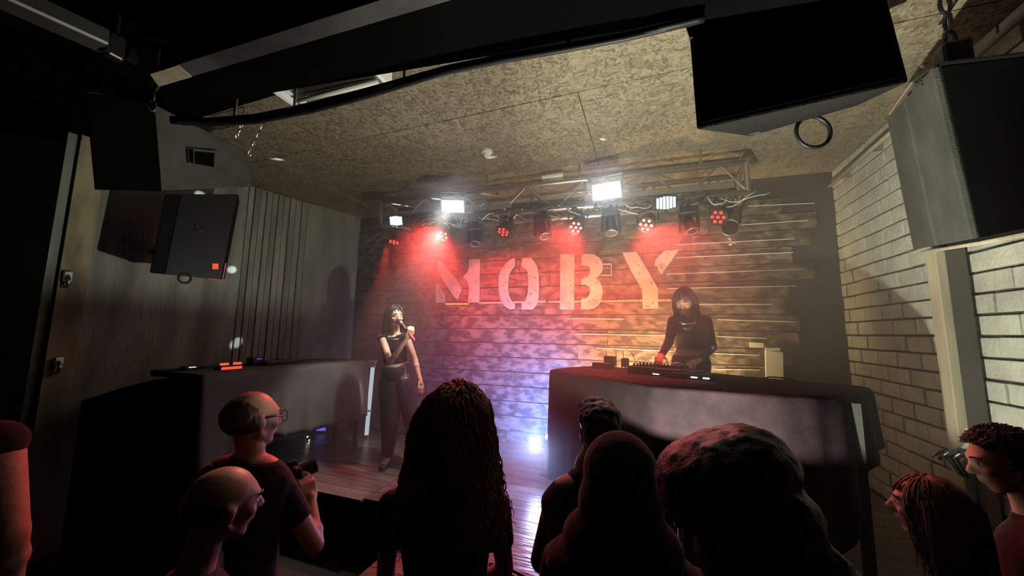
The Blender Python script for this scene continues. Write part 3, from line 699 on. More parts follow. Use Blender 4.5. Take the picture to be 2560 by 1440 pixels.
# open yokes / cables at the right end
c = P(1822, 572, z=2.88)
t = thing('scoop_lamp', 'old round lamp with bright wire yoke at the right end of the truss', 'stage light', c)
MB().cone(c-V((0, .04, 0)), c+V((0, .08, 0)), .075, .05, 20).build('shell', M['plastic'], t)
MB().torus(c-V((0, .045, 0)), .078, .006, Matrix.Rotation(pi/2, 4, 'X'), 24).build('rim', M['steel'], t, smooth=True)
MB().torus(c+V((.02, -.03, -.06)), .055, .004, Matrix.Rotation(pi/2, 4, 'X'), 20).build('wire_loop', M['steel'], t, smooth=True)
MB().tube([c+V((.05, 0, .02)), c+V((.10, 0, .06)), c+V((.10, 0, .16)), TP(.86, -.15, 3.1)], .012, 8).build('arm', M['plastic'], t)
MB().tube([c+V((0, .0, -.08)), c+V((.01, 0, -.13)), c+V((.05, 0, -.15))], .005, 6).build('plug_lead', M['whiteplastic'], t)
MB().box(c+V((.0, -.02, -.16)), (.03, .02, .02)).build('plug', M['whiteplastic'], t, bevel=.003)
for i, (px, py) in enumerate([(1900, 440)]): pass
# ================================================================ draped table on the right
ZT = 1.52
ring_px = [(1378, 925), (1470, 940), (1560, 955), (1640, 968), (1740, 975), (1840, 983), (1940, 990), (2030, 992), (2100, 988), (2152, 980), (2176, 972), (2150, 966), (2050, 957), (1960, 950), (1880, 943), (1820, 937), (1700, 928), (1600, 922), (1480, 916), (1420, 919)]
ring = [P(x, y, z=ZT) for x, y in ring_px]
cen = sum(ring, V())/len(ring)
N = 140
L_ = [0]
for i in range(len(ring)): L_.append(L_[-1]+(ring[(i+1) % len(ring)]-ring[i]).length)
def along(u):
    s = u*L_[-1]
    for i in range(len(ring)):
        if s <= L_[i+1]+1e-9: return ring[i].lerp(ring[(i+1) % len(ring)], (s-L_[i])/(L_[i+1]-L_[i])), i+(s-L_[i])/(L_[i+1]-L_[i])
tb = MB(); rows = []
K = 16
for j in range(N):
    p, idx = along(j/N)
    q, _ = along(((j+1) % N)/N); r0, _ = along(((j-1) % N)/N)
    nn = (q-r0).normalized().cross(V((0, 0, 1)))
    if nn.dot(p-cen) < 0: nn = -nn
    if idx < 6.5: hem = .60-.02*idx
    elif idx < 9: hem = .48+(idx-6.5)*.27
    elif idx < 12: hem = 1.16
    else: hem = .9
    hem += .025*sin(j*.55)
    col = []
    for k in range(K+1):
        f = k/K; z = ZT-(ZT-hem)*f
        if k == 0: d_ = 0; z = ZT
        else: d_ = .012+.02*f + .020*f*(sin(j*.72+.6*sin(j*.21))+.5*sin(j*1.63+1))
        if k == 1: z = ZT-.018; d_ = .010
        col.append(tb.b.verts.new(V((p.x, p.y, z))+nn*d_))
    rows.append(col)
for j in range(N):
    for k in range(K):
        a, b = rows[j], rows[(j+1) % N]; tb.b.faces.new((a[k], b[k], b[k+1], a[k+1]))
inner = []
for f in (.93, .6, .3):
    inner.append([tb.b.verts.new(cen+(V(along(j/N)[0])-cen)*f+V((0, 0, .0015*sin(j*.9+f*9)))) for j in range(N)])
prev = [r_[0] for r_ in rows]
for lst in inner:
    for j in range(N): tb.b.faces.new((prev[j], prev[(j+1) % N], lst[(j+1) % N], lst[j]))
    prev = lst
c_ = tb.b.verts.new(cen)
for j in range(N): tb.b.faces.new((prev[j], prev[(j+1) % N], c_))
o = tb.build('table_cloth', M['cloth'], smooth=True); tag(o, 'dark plum cloth draped to the floor over the performer\'s long table', 'tablecloth')
md = o.modifiers.new('s', 'SOLIDIFY'); md.thickness = .004; md.offset = 1
t = thing('long_table', 'long table hidden under the dark plum cloth, steel leg showing at right', 'table', Z(cen, STG))
top = [cen+(r_-cen)*.965 for r_ in ring]
MB().prism([Z(q, ZT-.045) for q in top], (0, 0, .038)).build('table_top', M['plastic'], t)
legp = P(2146, 1125, d=2.05)
for q in (top[1], top[18], legp, top[13]):
    MB().box(Z(q, (STG+ZT-.045)/2), (.045, .045, ZT-.045-STG)).build('leg', M['greyspk'], t)
# gear on the table
def onT(px, py, dz=0): return P(px, py, z=ZT+dz)
def gadget(name, lab, cat, px, py, sx, sy, sz, rot=0, knobs=0, m='plastic', extra=None):
    p = onT(px, py); t = thing(name, lab, cat, p)
    Rz = Matrix.Rotation(rot, 4, 'Z')
    MB().box(p+V((0, 0, sz/2+.006)), (sx, sy, sz), Rz).build('case', M[m], t, bevel=.006)
    for fx in (-.4, .4):
        for fy in (-.4, .4): MB().cone(p+(Rz @ V((fx*sx, fy*sy, .000))), p+(Rz @ V((fx*sx, fy*sy, .008))), .008).build('foot', M['plastic'], t)
    for k in range(knobs):
        for j in (-.3, .05, .3):
            q = p+(Rz @ V(((k+.5)/knobs*sx*.92-sx*.46, j*sy, sz+.006)))
            MB().cone(q, q+V((0, 0, .022)), .010, .008, 10).build('knob', M['steel'] if j > .2 else M['plastic'], t)
    return t, p, Rz
ang = math.atan2((ring[4]-ring[0]).y, (ring[4]-ring[0]).x)
gadget('effects_box', 'small black box at the far left of the draped table top', 'audio gear', 1508, 922, .17, .12, .05, ang)
t, p, Rz = gadget('audio_interface', 'black box with upright plugs beside the mixer', 'audio gear', 1526, 917, .10, .08, .10, ang)
for dx in (-.035, .06): MB().tube([p+V((dx, 0, .10)), p+V((dx-.006, 0, .155))], .004, 5).build('plug', M['cable'], t)
t, p, Rz = gadget('power_adapter', 'small black adapter with a looping cable left of the mixer', 'audio gear', 1563, 919, .055, .06, .085, ang)
pp = [p+V((-.015, 0, .09)), p+V((-.015, .0, .16)), p+V((.015, .0, .18)), p+V((.06, 0, .15)), p+V((.09, 0, .09)), p+V((.10, 0, .03))]
MB().tube(pp, .0035, 6).build('lead', M['cable'], t, smooth=True)
t, p, Rz = gadget('mixing_desk', 'wide black mixing desk with rows of knobs in front of the performer', 'mixer', 1655, 938, .46, .28, .060, ang+.12, 14)
for k in range(3): MB().box(p+(Rz @ V((-.12+k*.12, -.02, .068))), (.07, .05, .004), Rz).build('display', M['plastic'], t)
MB().box(p+(Rz @ V((.02, -.142, .02))), (.05, .004, .006), Rz).build('status_led', M['led_w'], t)
# player with platter
t, p, Rz = gadget('media_player', 'black disc player with round platter at the performer\'s right hand', 'player', 1735, 947, .27, .22, .04, ang+.25, 0)
MB().cone(p+V((0, .0, .046)), p+V((0, 0, .058)), .095, .090, 32).build('platter', M['plastic'], t)
for dx in (.03, .11): MB().box(p+(Rz @ V((dx, -.112, .022))), (.042, .004, .008), Rz).build('status_led', M['led_w'], t)
c = onT(1695, 938); t = thing('coiled_lead', 'thin curled lead lying between the mixer and the disc player', 'cable', c)
MB().torus(c+V((0, 0, .05)), .05, .004, Matrix.Rotation(pi/2, 4, 'X'), 20).build('loop', M['steel'], t, smooth=True)
pp = [onT(1905, 949), onT(1925, 944, .02), onT(1950, 946, .03), onT(1970, 949, .02), onT(1990, 953)]
tag(MB().tube([q+V((0, 0, .006)) for q in pp], .005, 6).build('cable', M['cable'], smooth=True), 'black cable arching over the right half of the draped table', 'cable')
pp = [onT(1495, 917, .006), onT(1480, 918, .01), onT(1488, 921, .006), onT(1500, 922, .006)]
tag(MB().tube(pp, .004, 6).build('cable', M['cable'], smooth=True), 'short black cable at the left end of the draped table', 'cable')
# ================================================================ table at left with grey cloth
zt = 1.50
tlp, trp = P(505, 937, z=zt), P(922, 900, z=zt)
def tl(u, v): return tlp.lerp(trp, u)+V((-.42*v, .30*v, 0)) if False else tlp.lerp(trp, u)+(PERP*v)
PERP = (trp-tlp).cross(V((0, 0, 1))).normalized()
if PERP.x > 0: PERP = -PERP
Wd = .70
def depth_of(p): return (V(p)-CAM).dot(FW)
tb = MB(); rows = []; n = 60
for j in range(n+1):
    u = j/n; p = tlp.lerp(trp, u)
    pxb = 505+(922-505)*u
    pyb = 1085 - (1085-1033)*min(1, max(0, (u-.42)/.58)) if u > .12 else 1200
    if u <= .30: pyb = 1110+ (.30-u)*200
    zb = 1.85-(pyb-826)/915*depth_of(p)
    col = []
    for k in range(13):
        f = k/12; d_ = (-.010-.02*f-.025*f*(sin(j*.62)+.4*sin(j*1.4))) if k else 0
        z = zt-(zt-max(zb, STG+.02))*f
        col.append(tb.b.verts.new(V((p.x, p.y, z))+PERP*d_))
    rows.append(col)
for j in range(n):
    for k in range(12): tb.b.faces.new((rows[j][k], rows[j+1][k], rows[j+1][k+1], rows[j][k+1]))
bk = [tb.b.verts.new(tlp.lerp(trp, j/n)+PERP*Wd) for j in range(n+1)]
for j in range(n): tb.b.faces.new((rows[j][0], rows[j+1][0], bk[j+1], bk[j]))
o = tb.build('table_cloth', M['greycloth'], smooth=True); tag(o, 'grey cloth hanging over the front of the left table', 'tablecloth')
md = o.modifiers.new('s', 'SOLIDIFY'); md.thickness = .004; md.offset = -1
t = thing('side_table', 'dark table at the left wall carrying small lit devices', 'table', Z(tlp.lerp(trp, .5), STG))
MB().prism([tlp+V((0, 0, -.045)), trp+V((0, 0, -.045)), trp+PERP*Wd+V((0, 0, -.045)), tlp+PERP*Wd+V((0, 0, -.045))], (0, 0, .036)).build('table_top', M['black'], t)
for u in (.06, .97):
    for v in (.08, .4): MB().box(Z(tlp.lerp(trp, u)+PERP*v, (STG+zt-.045)/2), (.04, .04, zt-.045-STG)).build('leg', M['plastic'], t)
def onL(px, py): return P(px, py, z=zt)
la = math.atan2((trp-tlp).y, (trp-tlp).x)
def lbox(name, lab, cat, px, py, sx, sy, sz, m, off=0):
    p = onL(px, py)+PERP*off; t = thing(name, lab, cat, p)
    MB().box(p+V((0, 0, sz/2+.004)), (sx, sy, sz), Matrix.Rotation(la, 4, 'Z')).build('case', M['plastic'], t, bevel=.005)
    return t, p
RL = Matrix.Rotation(la, 4, 'Z')
t, p = lbox('lit_controller', 'device with a glowing red front panel on the left table', 'audio gear', 581, 924, .17, .10, .035, 'plastic', .06)
s_ = 1 if (RL @ V((0, 1, 0))).dot(PERP) < 0 else -1
MB().box(p+(RL @ V((0, .052*s_, .014))), (.165, .004, .022), RL).build('lit_front', M['gadget_red'], t)
for dx in (-.05, .055): MB().box(p+(RL @ V((dx, .03*s_, .048))), (.055, .03, .020), RL).build('lit_key', M['gadget_red'], t)
t, p = lbox('small_console', 'small black device with a thin blue light on the left table', 'audio gear', 655, 914, .11, .10, .07, 'plastic', .10)
MB().box(p+(RL @ V((0, .052*s_, .062))), (.045, .004, .006), RL).build('blue_led', M['gadget_blue'], t)
t, p = lbox('flat_mixer', 'flat grey mixer slab towards the far end of the left table', 'mixer', 715, 911, .36, .18, .03, 'plastic', .11)
MB().box(p+V((0, 0, .036)), (.33, .16, .006), RL).build('top_panel', mat('grey_panel', (.12, .12, .125), .5, bump=.05), t)
for k in range(10): MB().cone(p+(RL @ V((-.15+k*.033, .0, .037))), p+(RL @ V((-.15+k*.033, .0, .052))), .006).build('knob', M['plastic'], t)
t, p = lbox('white_led_device', 'small dark device with a warm white light at the near end of the left table', 'audio gear', 482, 926, .10, .08, .03, 'plastic', .05)
MB().box(p+(RL @ V((0, .042*s_, .026))), (.05, .004, .007), RL).build('lit_strip', emis('dim_warm', (1, .7, .5), 1.2), t)
p = P(703, 880, z=1.56); t = thing('gooseneck_lamp', 'tiny gooseneck lamp over the flat mixer on the left table', 'lamp', Z(p, zt))
MB().tube([Z(p, zt+.0), Z(p, zt+.10), p+V((.02, -.01, .05))], .007).build('stem', M['plastic'], t); MB().ball(p+V((.02, -.01, .045)), .018).build('head', M['greyspk'], t)
# white upright stand leg
A, B = P(930, 905, d=3.75), P(918, 1096, z=STG)
B = V((B.x, B.y, STG)); A = P(930, 912, d=depth_of(B)*1.0)
t = thing('light_tube', 'bright white upright light tube on a stand beside the singer', 'light', B)
MB().box((A+B)/2+V((0, 0, .02)), (.045, .03, (A-B).length-.05), Matrix.Rotation(.2, 4, 'Z') @ ((A-B).to_track_quat('Z', 'Y').to_matrix().to_4x4())).build('tube', M['lighttube'], t, bevel=.004)
MB().box(A+V((0, 0, .035)), (.105, .05, .045), .2).build('bracket', M['whitemetal'], t, bevel=.004)
MB().box(A+V((-.01, 0, -.015)), (.10, .05, .030), .2).build('bracket', M['whitemetal'], t, bevel=.004)
MB().cone(B, B+V((0, 0, .05)), .02, .014).build('foot', M['steel'], t)
MB().box(A.lerp(B, .55)+V((-.05, .03, 0)), (.05, .05, .09), .2).build('clamp', M['plastic'], t, bevel=.008)
MB().box(A.lerp(B, .62), (.06, .05, .02), .2).build('collar', M['whitemetal'], t, bevel=.003)
# small lit device under the left table
p = P(805, 1082, z=STG); t = thing('floor_device', 'small blue-violet lit device on the stage under the left table', 'audio gear', p)
MB().box(p+V((0, .0, .05)), (.16, .05, .10), .4).build('case', M['plastic'], t, bevel=.006)
MB().box(p+V((.008, -.028, .06)), (.12, .004, .055), .4).build('screen', M['gadget_blue'], t)
MB().box(p+V((.11, .01, .05)), (.07, .04, .045), .4).build('jack', M['greyspk'], t, bevel=.004)
p = P(775, 1102, z=STG); t = thing('floor_adapter', 'tiny dark adapter with warm pinpoint lights on the stage', 'adapter', p)
MB().box(p+V((0, 0, .05)), (.04, .04, .10)).build('case', M['plastic'], t, bevel=.005)
MB().cone(p+V((0, 0, .14)), p+V((0, 0, .18)), .022, .026).build('cup', M['whiteplastic'], t); MB().cone(p+V((0, 0, .10)), p+V((0, 0, .15)), .012).build('neck', M['plastic'], t)
for dx, z_ in ((-.02, .05), (.012, .015)): MB().ball(p+V((dx, -.024, z_)), .006).build('led', M['warmspot'], t)
# ================================================================ floor lamps
def floorlamp(name, lab, c, d, m, r, m2='plastic'):
    d = V(d).normalized(); t = thing(name, lab, 'lamp', Z(c, STG))
    MB().cone(c-d*.10, c, r*1.1, r*1.35, 20).build('housing', M['plastic'], t)
    MB().ball(c+d*.004, (r, r, r*.45), d.to_track_quat('Z', 'Y').to_matrix().to_4x4()).build('lens', M[m], t, smooth=True)
    MB().box(Z(c-d*.05, STG+.012), (.12, .12, .02)).build('base', M['plastic'], t, bevel=.004)
    MB().tube([c-d*.05, Z(c-d*.05, STG+.01)], .012, 8).build('stem', M['steel'], t)
    return t
bl = P(1370, 1092, d=3.50)
floorlamp('floor_spotlight', 'small dazzling blue-white floor lamp at the left corner of the draped table', bl, (CAM-bl)*1.0+V((.0, 0, -.2)), 'bluespot', .026)
floorlamp('uplight', 'amber uplight on the stage behind the left half of the draped table', V((-.12, 3.95, .77)), (.0, .5, .6), 'amber', .05)
floorlamp('uplight', 'amber uplight on the stage behind the right half of the draped table', V((.70, 3.95, .77)), (.0, .5, .6), 'amber', .05)
wl = V((0.10, 1.80, 1.15))
t = floorlamp('stand_lamp', 'small warm white lamp on a thin stand in front of the draped table', wl, (.0, .15, 1), 'warmspot', .022)
fl = MB(); n = 14  # black plates and stem added to keep the lamp's light off the crowd
for i in range(n):
    a0, a1 = radians(-158+i*12.2), radians(-158+(i+1)*12.2)
    q0, q1 = wl+V((cos(a0), sin(a0), 0))*.055, wl+V((cos(a1), sin(a1), 0))*.055
    fl.prism([q0, q1, q1+V((0, 0, .095)), q0+V((0, 0, .095))], V((cos(a0), sin(a0), 0))*.002)
fl.build('light_blocker', M['black'], t)
MB().tube([wl+V((-.02, -.05, .005)), wl+V((-.01, -.03, -.03))], .004).build('blocker_stem', M['plastic'], t)
# stage cables on the floor at the bottom edge
pp = [P(x, y, z=STG+.006) for x, y in ((1222, 1410), (1250, 1412), (1275, 1422), (1300, 1434), (1325, 1450))]
tag(MB().tube(pp, .007, 6).build('cable', M['cable'], smooth=True), 'black cable curving across the stage boards near the woman', 'cable')
pp = [P(x, y, z=STG+.006) for x, y in ((1215, 1426), (1250, 1428), (1285, 1440), (1310, 1455))]
tag(MB().tube(pp, .009, 6).build('cable', M['cable'], smooth=True), 'second thicker cable at the bottom edge of the stage boards', 'cable')
# ================================================================ haze
hz = bpy.data.materials.new('stage_haze'); hz.use_nodes = True; nt = hz.node_tree
nt.nodes.remove(nt.nodes['Principled BSDF']); vs_ = nt.nodes.new('ShaderNodeVolumeScatter')
vs_.inputs['Density'].default_value = HAZE; vs_.inputs['Anisotropy'].default_value = .62; vs_.inputs['Color'].default_value = (.93, .93, .95, 1)
nt.links.new(vs_.outputs[0], nt.nodes['Material Output'].inputs['Volume'])
o = MB().prism([V((-4.3, 2.5, .51)), V((XR-.02, 2.5, .51)), V((XR-.02, 4.50, .51)), V((-4.02, 4.22, .51))], (0, 0, 3.03)).build('stage_haze', hz, kind='stuff')
tag(o, 'thin smoke haze hanging over the stage', 'haze')
# ================================================================ people
def organic(mb, name, m, parent, voxel=.007, smooth=4, kind=None):
    """merge overlapping volumes into one continuous skin"""
    o = mb.build('tmp', m, None, fix=False)
    off = BASE.get(parent.name, V((0, 0, 0)))
    md = o.modifiers.new('r', 'REMESH'); md.mode = 'VOXEL'; md.voxel_size = voxel; md.use_smooth_shade = True
    if smooth: md = o.modifiers.new('s', 'SMOOTH'); md.factor = .5; md.iterations = smooth
    bpy.context.view_layer.update()
    dg = bpy.context.evaluated_depsgraph_get()
    me = bpy.data.meshes.new_from_object(o.evaluated_get(dg), depsgraph=dg)
    me.transform(Matrix.Translation(-off)); me.name = name
    bpy.data.objects.remove(o, do_unlink=True)
    p = bpy.data.objects.new(name, me); C.objects.link(p); p.parent = parent; BASE[p.name] = off.copy()
    for q in me.polygons: q.use_smooth = True
    if not me.materials: me.materials.append(m)
    if kind: p['kind'] = kind
    return p
def frame(f, up):
    f = V(f).normalized(); s = f.cross(V(up)).normalized(); u = s.cross(f)
    return Matrix(((s.x, f.x, u.x, 0), (s.y, f.y, u.y, 0), (s.z, f.z, u.z, 0), (0, 0, 0, 1)))   # x right, y forward, z up
def rotball(mb, M_, c, l, r, sub=3):
    mb.ball(c+(M_ @ V(l)), r, M_, sub)
def head_shape(mb, c, M_, s, fem=False):
    def B(l, r): rotball(mb, M_, c, V(l)*s, V(r)*s)
    def K(a, b, r0, r1): mb.cap(c+(M_ @ (V(a)*s)), c+(M_ @ (V(b)*s)), r0*s, r1*s, 10)
    jw = .052 if fem else .058
    B((0, -.014, .030), (.075, .095, .086)); B((0, .026, .012), (.066, .070, .075))
    B((0, .028, -.040), (jw, .062, .062)); B((0, .060, -.088), (.024, .022, .020)); B((0, .045, -.075), (.040, .04, .028))
    K((-.05, .0, -.045), (-.022, .06, -.088), .020, .017); K((.05, .0, -.045), (.022, .06, -.088), .020, .017)
    K((0, .088, .018), (0, .112, -.020), .0085, .0120); B((-.012, .100, -.024), (.009, .010, .008)); B((.012, .100, -.024), (.009, .010, .008))
    B((0, .080, .030), (.050, .017, .011)); B((-.036, .062, -.020), (.024, .024, .022)); B((.036, .062, -.020), (.024, .024, .022))
    B((0, .090, -.047), (.023, .011, .0065)); B((0, .088, -.059), (.019, .011, .0075))
    for sx in (-1, 1):
        B((sx*.076, -.006, -.004), (.008, .019, .030)); B((sx*.079, -.012, .014), (.009, .015, .015))
def eyes(parent, c, M_, s, lids=False):
    for sx in (-1, 1):
        e = MB(); rotball(e, M_, c, V((sx*.031, .074, .008))*s, V((.0145, .0125, .0095))*s, 2)
        o = e.build('eyelid' if lids else 'eye', M['skin'] if lids else M['eye'], parent, smooth=True)
        i = MB(); rotball(i, M_, c, V((sx*.031, .0845, .008))*s, V((.006, .004, .006))*s, 2); (i.b.free() if lids else i.build('iris', M['iris'], o, smooth=True))
        b = MB(); b.tube([c+(M_ @ (V((sx*x, y, z))*s)) for x, y, z in ((.014, .094, .031), (.032, .093, .036), (.052, .078, .029))], [.003*s, .0036*s, .002*s], 6); b.build('eyebrow', M['hair'], parent, smooth=True)
def hand_shape(mb, w, d, n, side, s=1.0, curl=(.5, .5, .5, .5), thumb=.5, grip=None):
    """w wrist, d towards fingers, n out of the back of the hand, side +1 / -1 thumb side"""
    d = V(d).normalized(); n = V(n); n = (n-d*n.dot(d)).normalized(); t = d.cross(n)*side
    W = lambda a, b, c: w+(t*a+d*b+n*c)*s
    mb.cap(W(0, -.015, 0), W(0, .02, 0), .024*s, .026*s)
    for a in (-.030, -.010, .010, .030):
        mb.cap(W(a*.75, .012, 0), W(a, .078, .002), .0135*s, .0115*s, 10)
    lens = (.030, .040, .044, .040); tot = [(.026, .017, .014), (.034, .022, .017), (.037, .025, .018), (.035, .022, .017)]
    for i, a in enumerate((-.031, -.0105, .0105, .031)):
        p = W(a, .080-(.006 if i in (0,) else 0), .002); ang = 0; r = .0092*s
        fan = a*1.2
        for k in range(3):
            ang += curl[i]*(1.25 if k == 0 else 1.35)
            dd = (d*cos(ang)-n*sin(ang)+t*fan*cos(ang)).normalized()
            q = p+dd*tot[i][k]*1.22*s
            mb.cap(p, q, r, r*.90, 8); p = q; r *= .90
    # thumb from the side of the palm near its base
    p = W(.026, .018, -.006); q = W(.052, .050, -.012-.012*thumb); mb.cap(p, q, .0145*s, .0115*s, 8)
    a2 = (d*.75+t*(.55-.9*thumb)-n*(.25+.5*thumb)).normalized(); r_ = q+a2*.032*s; mb.cap(q, r_, .0108*s, .0098*s, 8)
    a3 = (d*.7+t*(.2-1.0*thumb)-n*(.2+.5*thumb)).normalized(); mb.cap(r_, r_+a3*.026*s, .0098*s, .0085*s, 8)
PROF = {'f': [(0, .162, .112), (.14, .165, .115), (.32, .140, .098), (.46, .122, .088), (.62, .132, .095), (.78, .148, .108), (.92, .150, .092), (1.0, .120, .070)],
        'm': [(0, .160, .112), (.14, .163, .112), (.32, .155, .110), (.46, .150, .108), (.62, .165, .115), (.78, .182, .122), (.92, .180, .100), (1.0, .140, .075)]}
def torso(mb, a, b, lat, prof, off=0, t0=0, t1=1.0, s=1.0):
    up = (b-a); L = up.length; z = up.normalized(); y = z.cross(lat).normalized(); x = y.cross(z)
    R_ = Matrix(((x.x, y.x, z.x, 0), (x.y, y.y, z.y, 0), (x.z, y.z, z.z, 0), (0, 0, 0, 1)))
    n = 22
    for i in range(n+1):
        t = t0+(t1-t0)*i/n
        for k in range(len(prof)-1):
            if prof[k][0] <= t <= prof[k+1][0]: break
        u = (t-prof[k][0])/(prof[k+1][0]-prof[k][0]); w_ = prof[k][1]*(1-u)+prof[k+1][1]*u; d_ = prof[k][2]*(1-u)+prof[k+1][2]*u
        hz_ = .06 if off == 0 else .045
        mb.ball(a+up*t, ((w_*s+off), (d_*s+off), hz_*s), R_, 3)
def joints(x, y, zf, H, yaw, sex, lean=0):
    """standing template, yaw 0 faces +Y"""
    s = H/1.75; f = V((-sin(yaw), cos(yaw), 0)); r = V((cos(yaw), sin(yaw), 0)); o = V((x, y, zf))
    sh = .165 if sex == 'f' else .19
    L = lambda a, b, c: o+r*a*s+f*(b+lean*(c-.9 if c > .9 else 0))*s+V((0, 0, c*s))
    J = dict(pel=L(0, 0, .95), sho=L(0, 0, 1.43), neck=L(0, .005, 1.50), head=L(0, .02, 1.63), f=f, r=r, s=s, zf=zf)
    for k, q in (('l', -1), ('r', 1)):
        J['sh'+k] = L(q*sh, 0, 1.41); J['el'+k] = L(q*(sh+.05), -.03, 1.12); J['wr'+k] = L(q*(sh+.06), .04, .87)
        J['hi'+k] = L(q*.09, 0, .92); J['kn'+k] = L(q*.10, .02, .50); J['an'+k] = L(q*.11, -.01, .09); J['toe'+k] = L(q*.13, .14, .035)
    return J
def figure(name, label, J, sex, hf, hup=(0, 0, 1), skin='skin', top=('tee', 'short'), legs='tee', legfat=.03, vox=.007, hands=None, topr=(.30, 1.0), topoff=.014, hs=1.0, face=True, shoes=True, neck_r=.052, bodycut=None):
    s = J['s']; t = thing(name, label, 'person', Z(J['pel'], J['zf']))
    Mh = frame(hf, hup); c = J['head']
    b = MB()
    torso(b, J['pel'], J['sho'], J['r'], PROF[sex], s=s)
    head_shape(b, c, Mh, hs*s, sex == 'f')
    b.cap(J['sho']-V((0, 0, .03)), J['neck'], (neck_r+.012)*s, neck_r*s); b.cap(J['neck'], c+(Mh @ V((0, -.02, -.03)))*s, neck_r*s, (neck_r-.004)*s)
    ar = 1.0 if sex == 'm' else .84
    for k in 'lr':
        b.cap(J['sho']+(J['neck']-J['sho'])*.35, J['sh'+k], .05*s, .050*s*ar)
        b.cap(J['sh'+k], J['el'+k], .052*s*ar, .038*s*ar); b.cap(J['el'+k], J['wr'+k], .040*s*ar, .025*s*ar)
        mid = J['el'+k].lerp(J['wr'+k], .28); b.ball(mid, .043*s*ar)
        hd = (hands or {}).get(k)
        if hd is None:
            d_ = (J['wr'+k]-J['el'+k]).normalized()
            out = J['r']*(1 if k == 'r' else -1)
            hand_shape(b, J['wr'+k], d_, out, -1 if k == 'l' else 1, s*(.95 if sex == 'm' else .88), (.22,)*4, .3)
        else: hand_shape(b, J['wr'+k], **hd)
        b.cap(J['hi'+k], J['kn'+k], .082*s, .055*s); b.cap(J['kn'+k], J['an'+k], .055*s, .036*s); b.ball(J['kn'+k].lerp(J['an'+k], .3)-J['f']*.012, .056*s)
        b.cap(J['an'+k]-V((0, 0, .03*s)), J['toe'+k], .038*s, .028*s)
    organic(b, 'body', M[skin], t, vox, 3)
    if face: eyes(t, c, Mh, hs*s, face == 'lids')
    # top
    if top:
        g = MB(); torso(g, J['pel'], J['sho'], J['r'], PROF[sex], topoff*s, topr[0], topr[1], s)
        for k in 'lr':
            if topr[1] >= 1.0: g.cap(J['sho'].lerp(J['neck'], 0 if top[1] == 'none' else .30), J['sh'+k], (.060)*s, .060*s*ar)
            e = {'short': .62, 'long': 1.0, 'none': .12}[top[1]]
            g.ball(J['sh'+k], (.060*s*ar+.002))
            g.cone(J['sh'+k], J['sh'+k].lerp(J['el'+k], e), .062*s*ar, (.056 if top[1] == 'short' else .046)*s*ar, 16)
            if top[1] == 'long':
                g.ball(J['el'+k], .047*s*ar); g.cone(J['el'+k], J['el'+k].lerp(J['wr'+k], .96), .050*s*ar, .033*s*ar, 16)
        if topr[1] >= 1.0 and top[1] != 'none': g.cone(J['sho']-V((0, 0, .05)), J['sho'].lerp(J['neck'], .55)+V((0, 0, .01)), .105*s, .066*s, 20)
        organic(g, 'top', M[top[0]], t, vox*1.05, 8)
    g = MB(); torso(g, J['pel'], J['sho'], J['r'], PROF[sex], .014*s, 0, .27, s)
    for k in 'lr':
        g.cap(J['hi'+k], J['kn'+k], (.09+legfat)*s, (.060+legfat*1.1)*s); g.cone(J['kn'+k], J['an'+k], (.060+legfat*1.1)*s, (.045+legfat*.55)*s, 18)
    organic(g, 'trousers', M[legs], t, max(vox*1.1, .009), 3)
    if shoes:
        for k in 'lr':
            g = MB(); h_ = J['an'+k]; to = J['toe'+k]; zf = J['zf']
            fd = (Z(to, 0)-Z(h_, 0)).normalized()
            g.ball(Z(h_-fd*.02, zf+.055*s), (.045*s, .045*s, .05*s)); g.cap(Z(h_, zf+.04*s), Z(to+fd*.03, zf+.03*s), .042*s, .030*s); g.cap(Z(h_, zf+.05*s), h_+V((0, 0, .03)), .046*s, .046*s)
            for fz in (-.05, .02, .10, .16): g.box(Z(h_+fd*fz*s, zf+.010), (.075*s, .075*s, .018), math.atan2(fd.y, fd.x))
            organic(g, 'shoe', M['shoe'], t, .008, 2)
    return t, Mh, c, hs*s
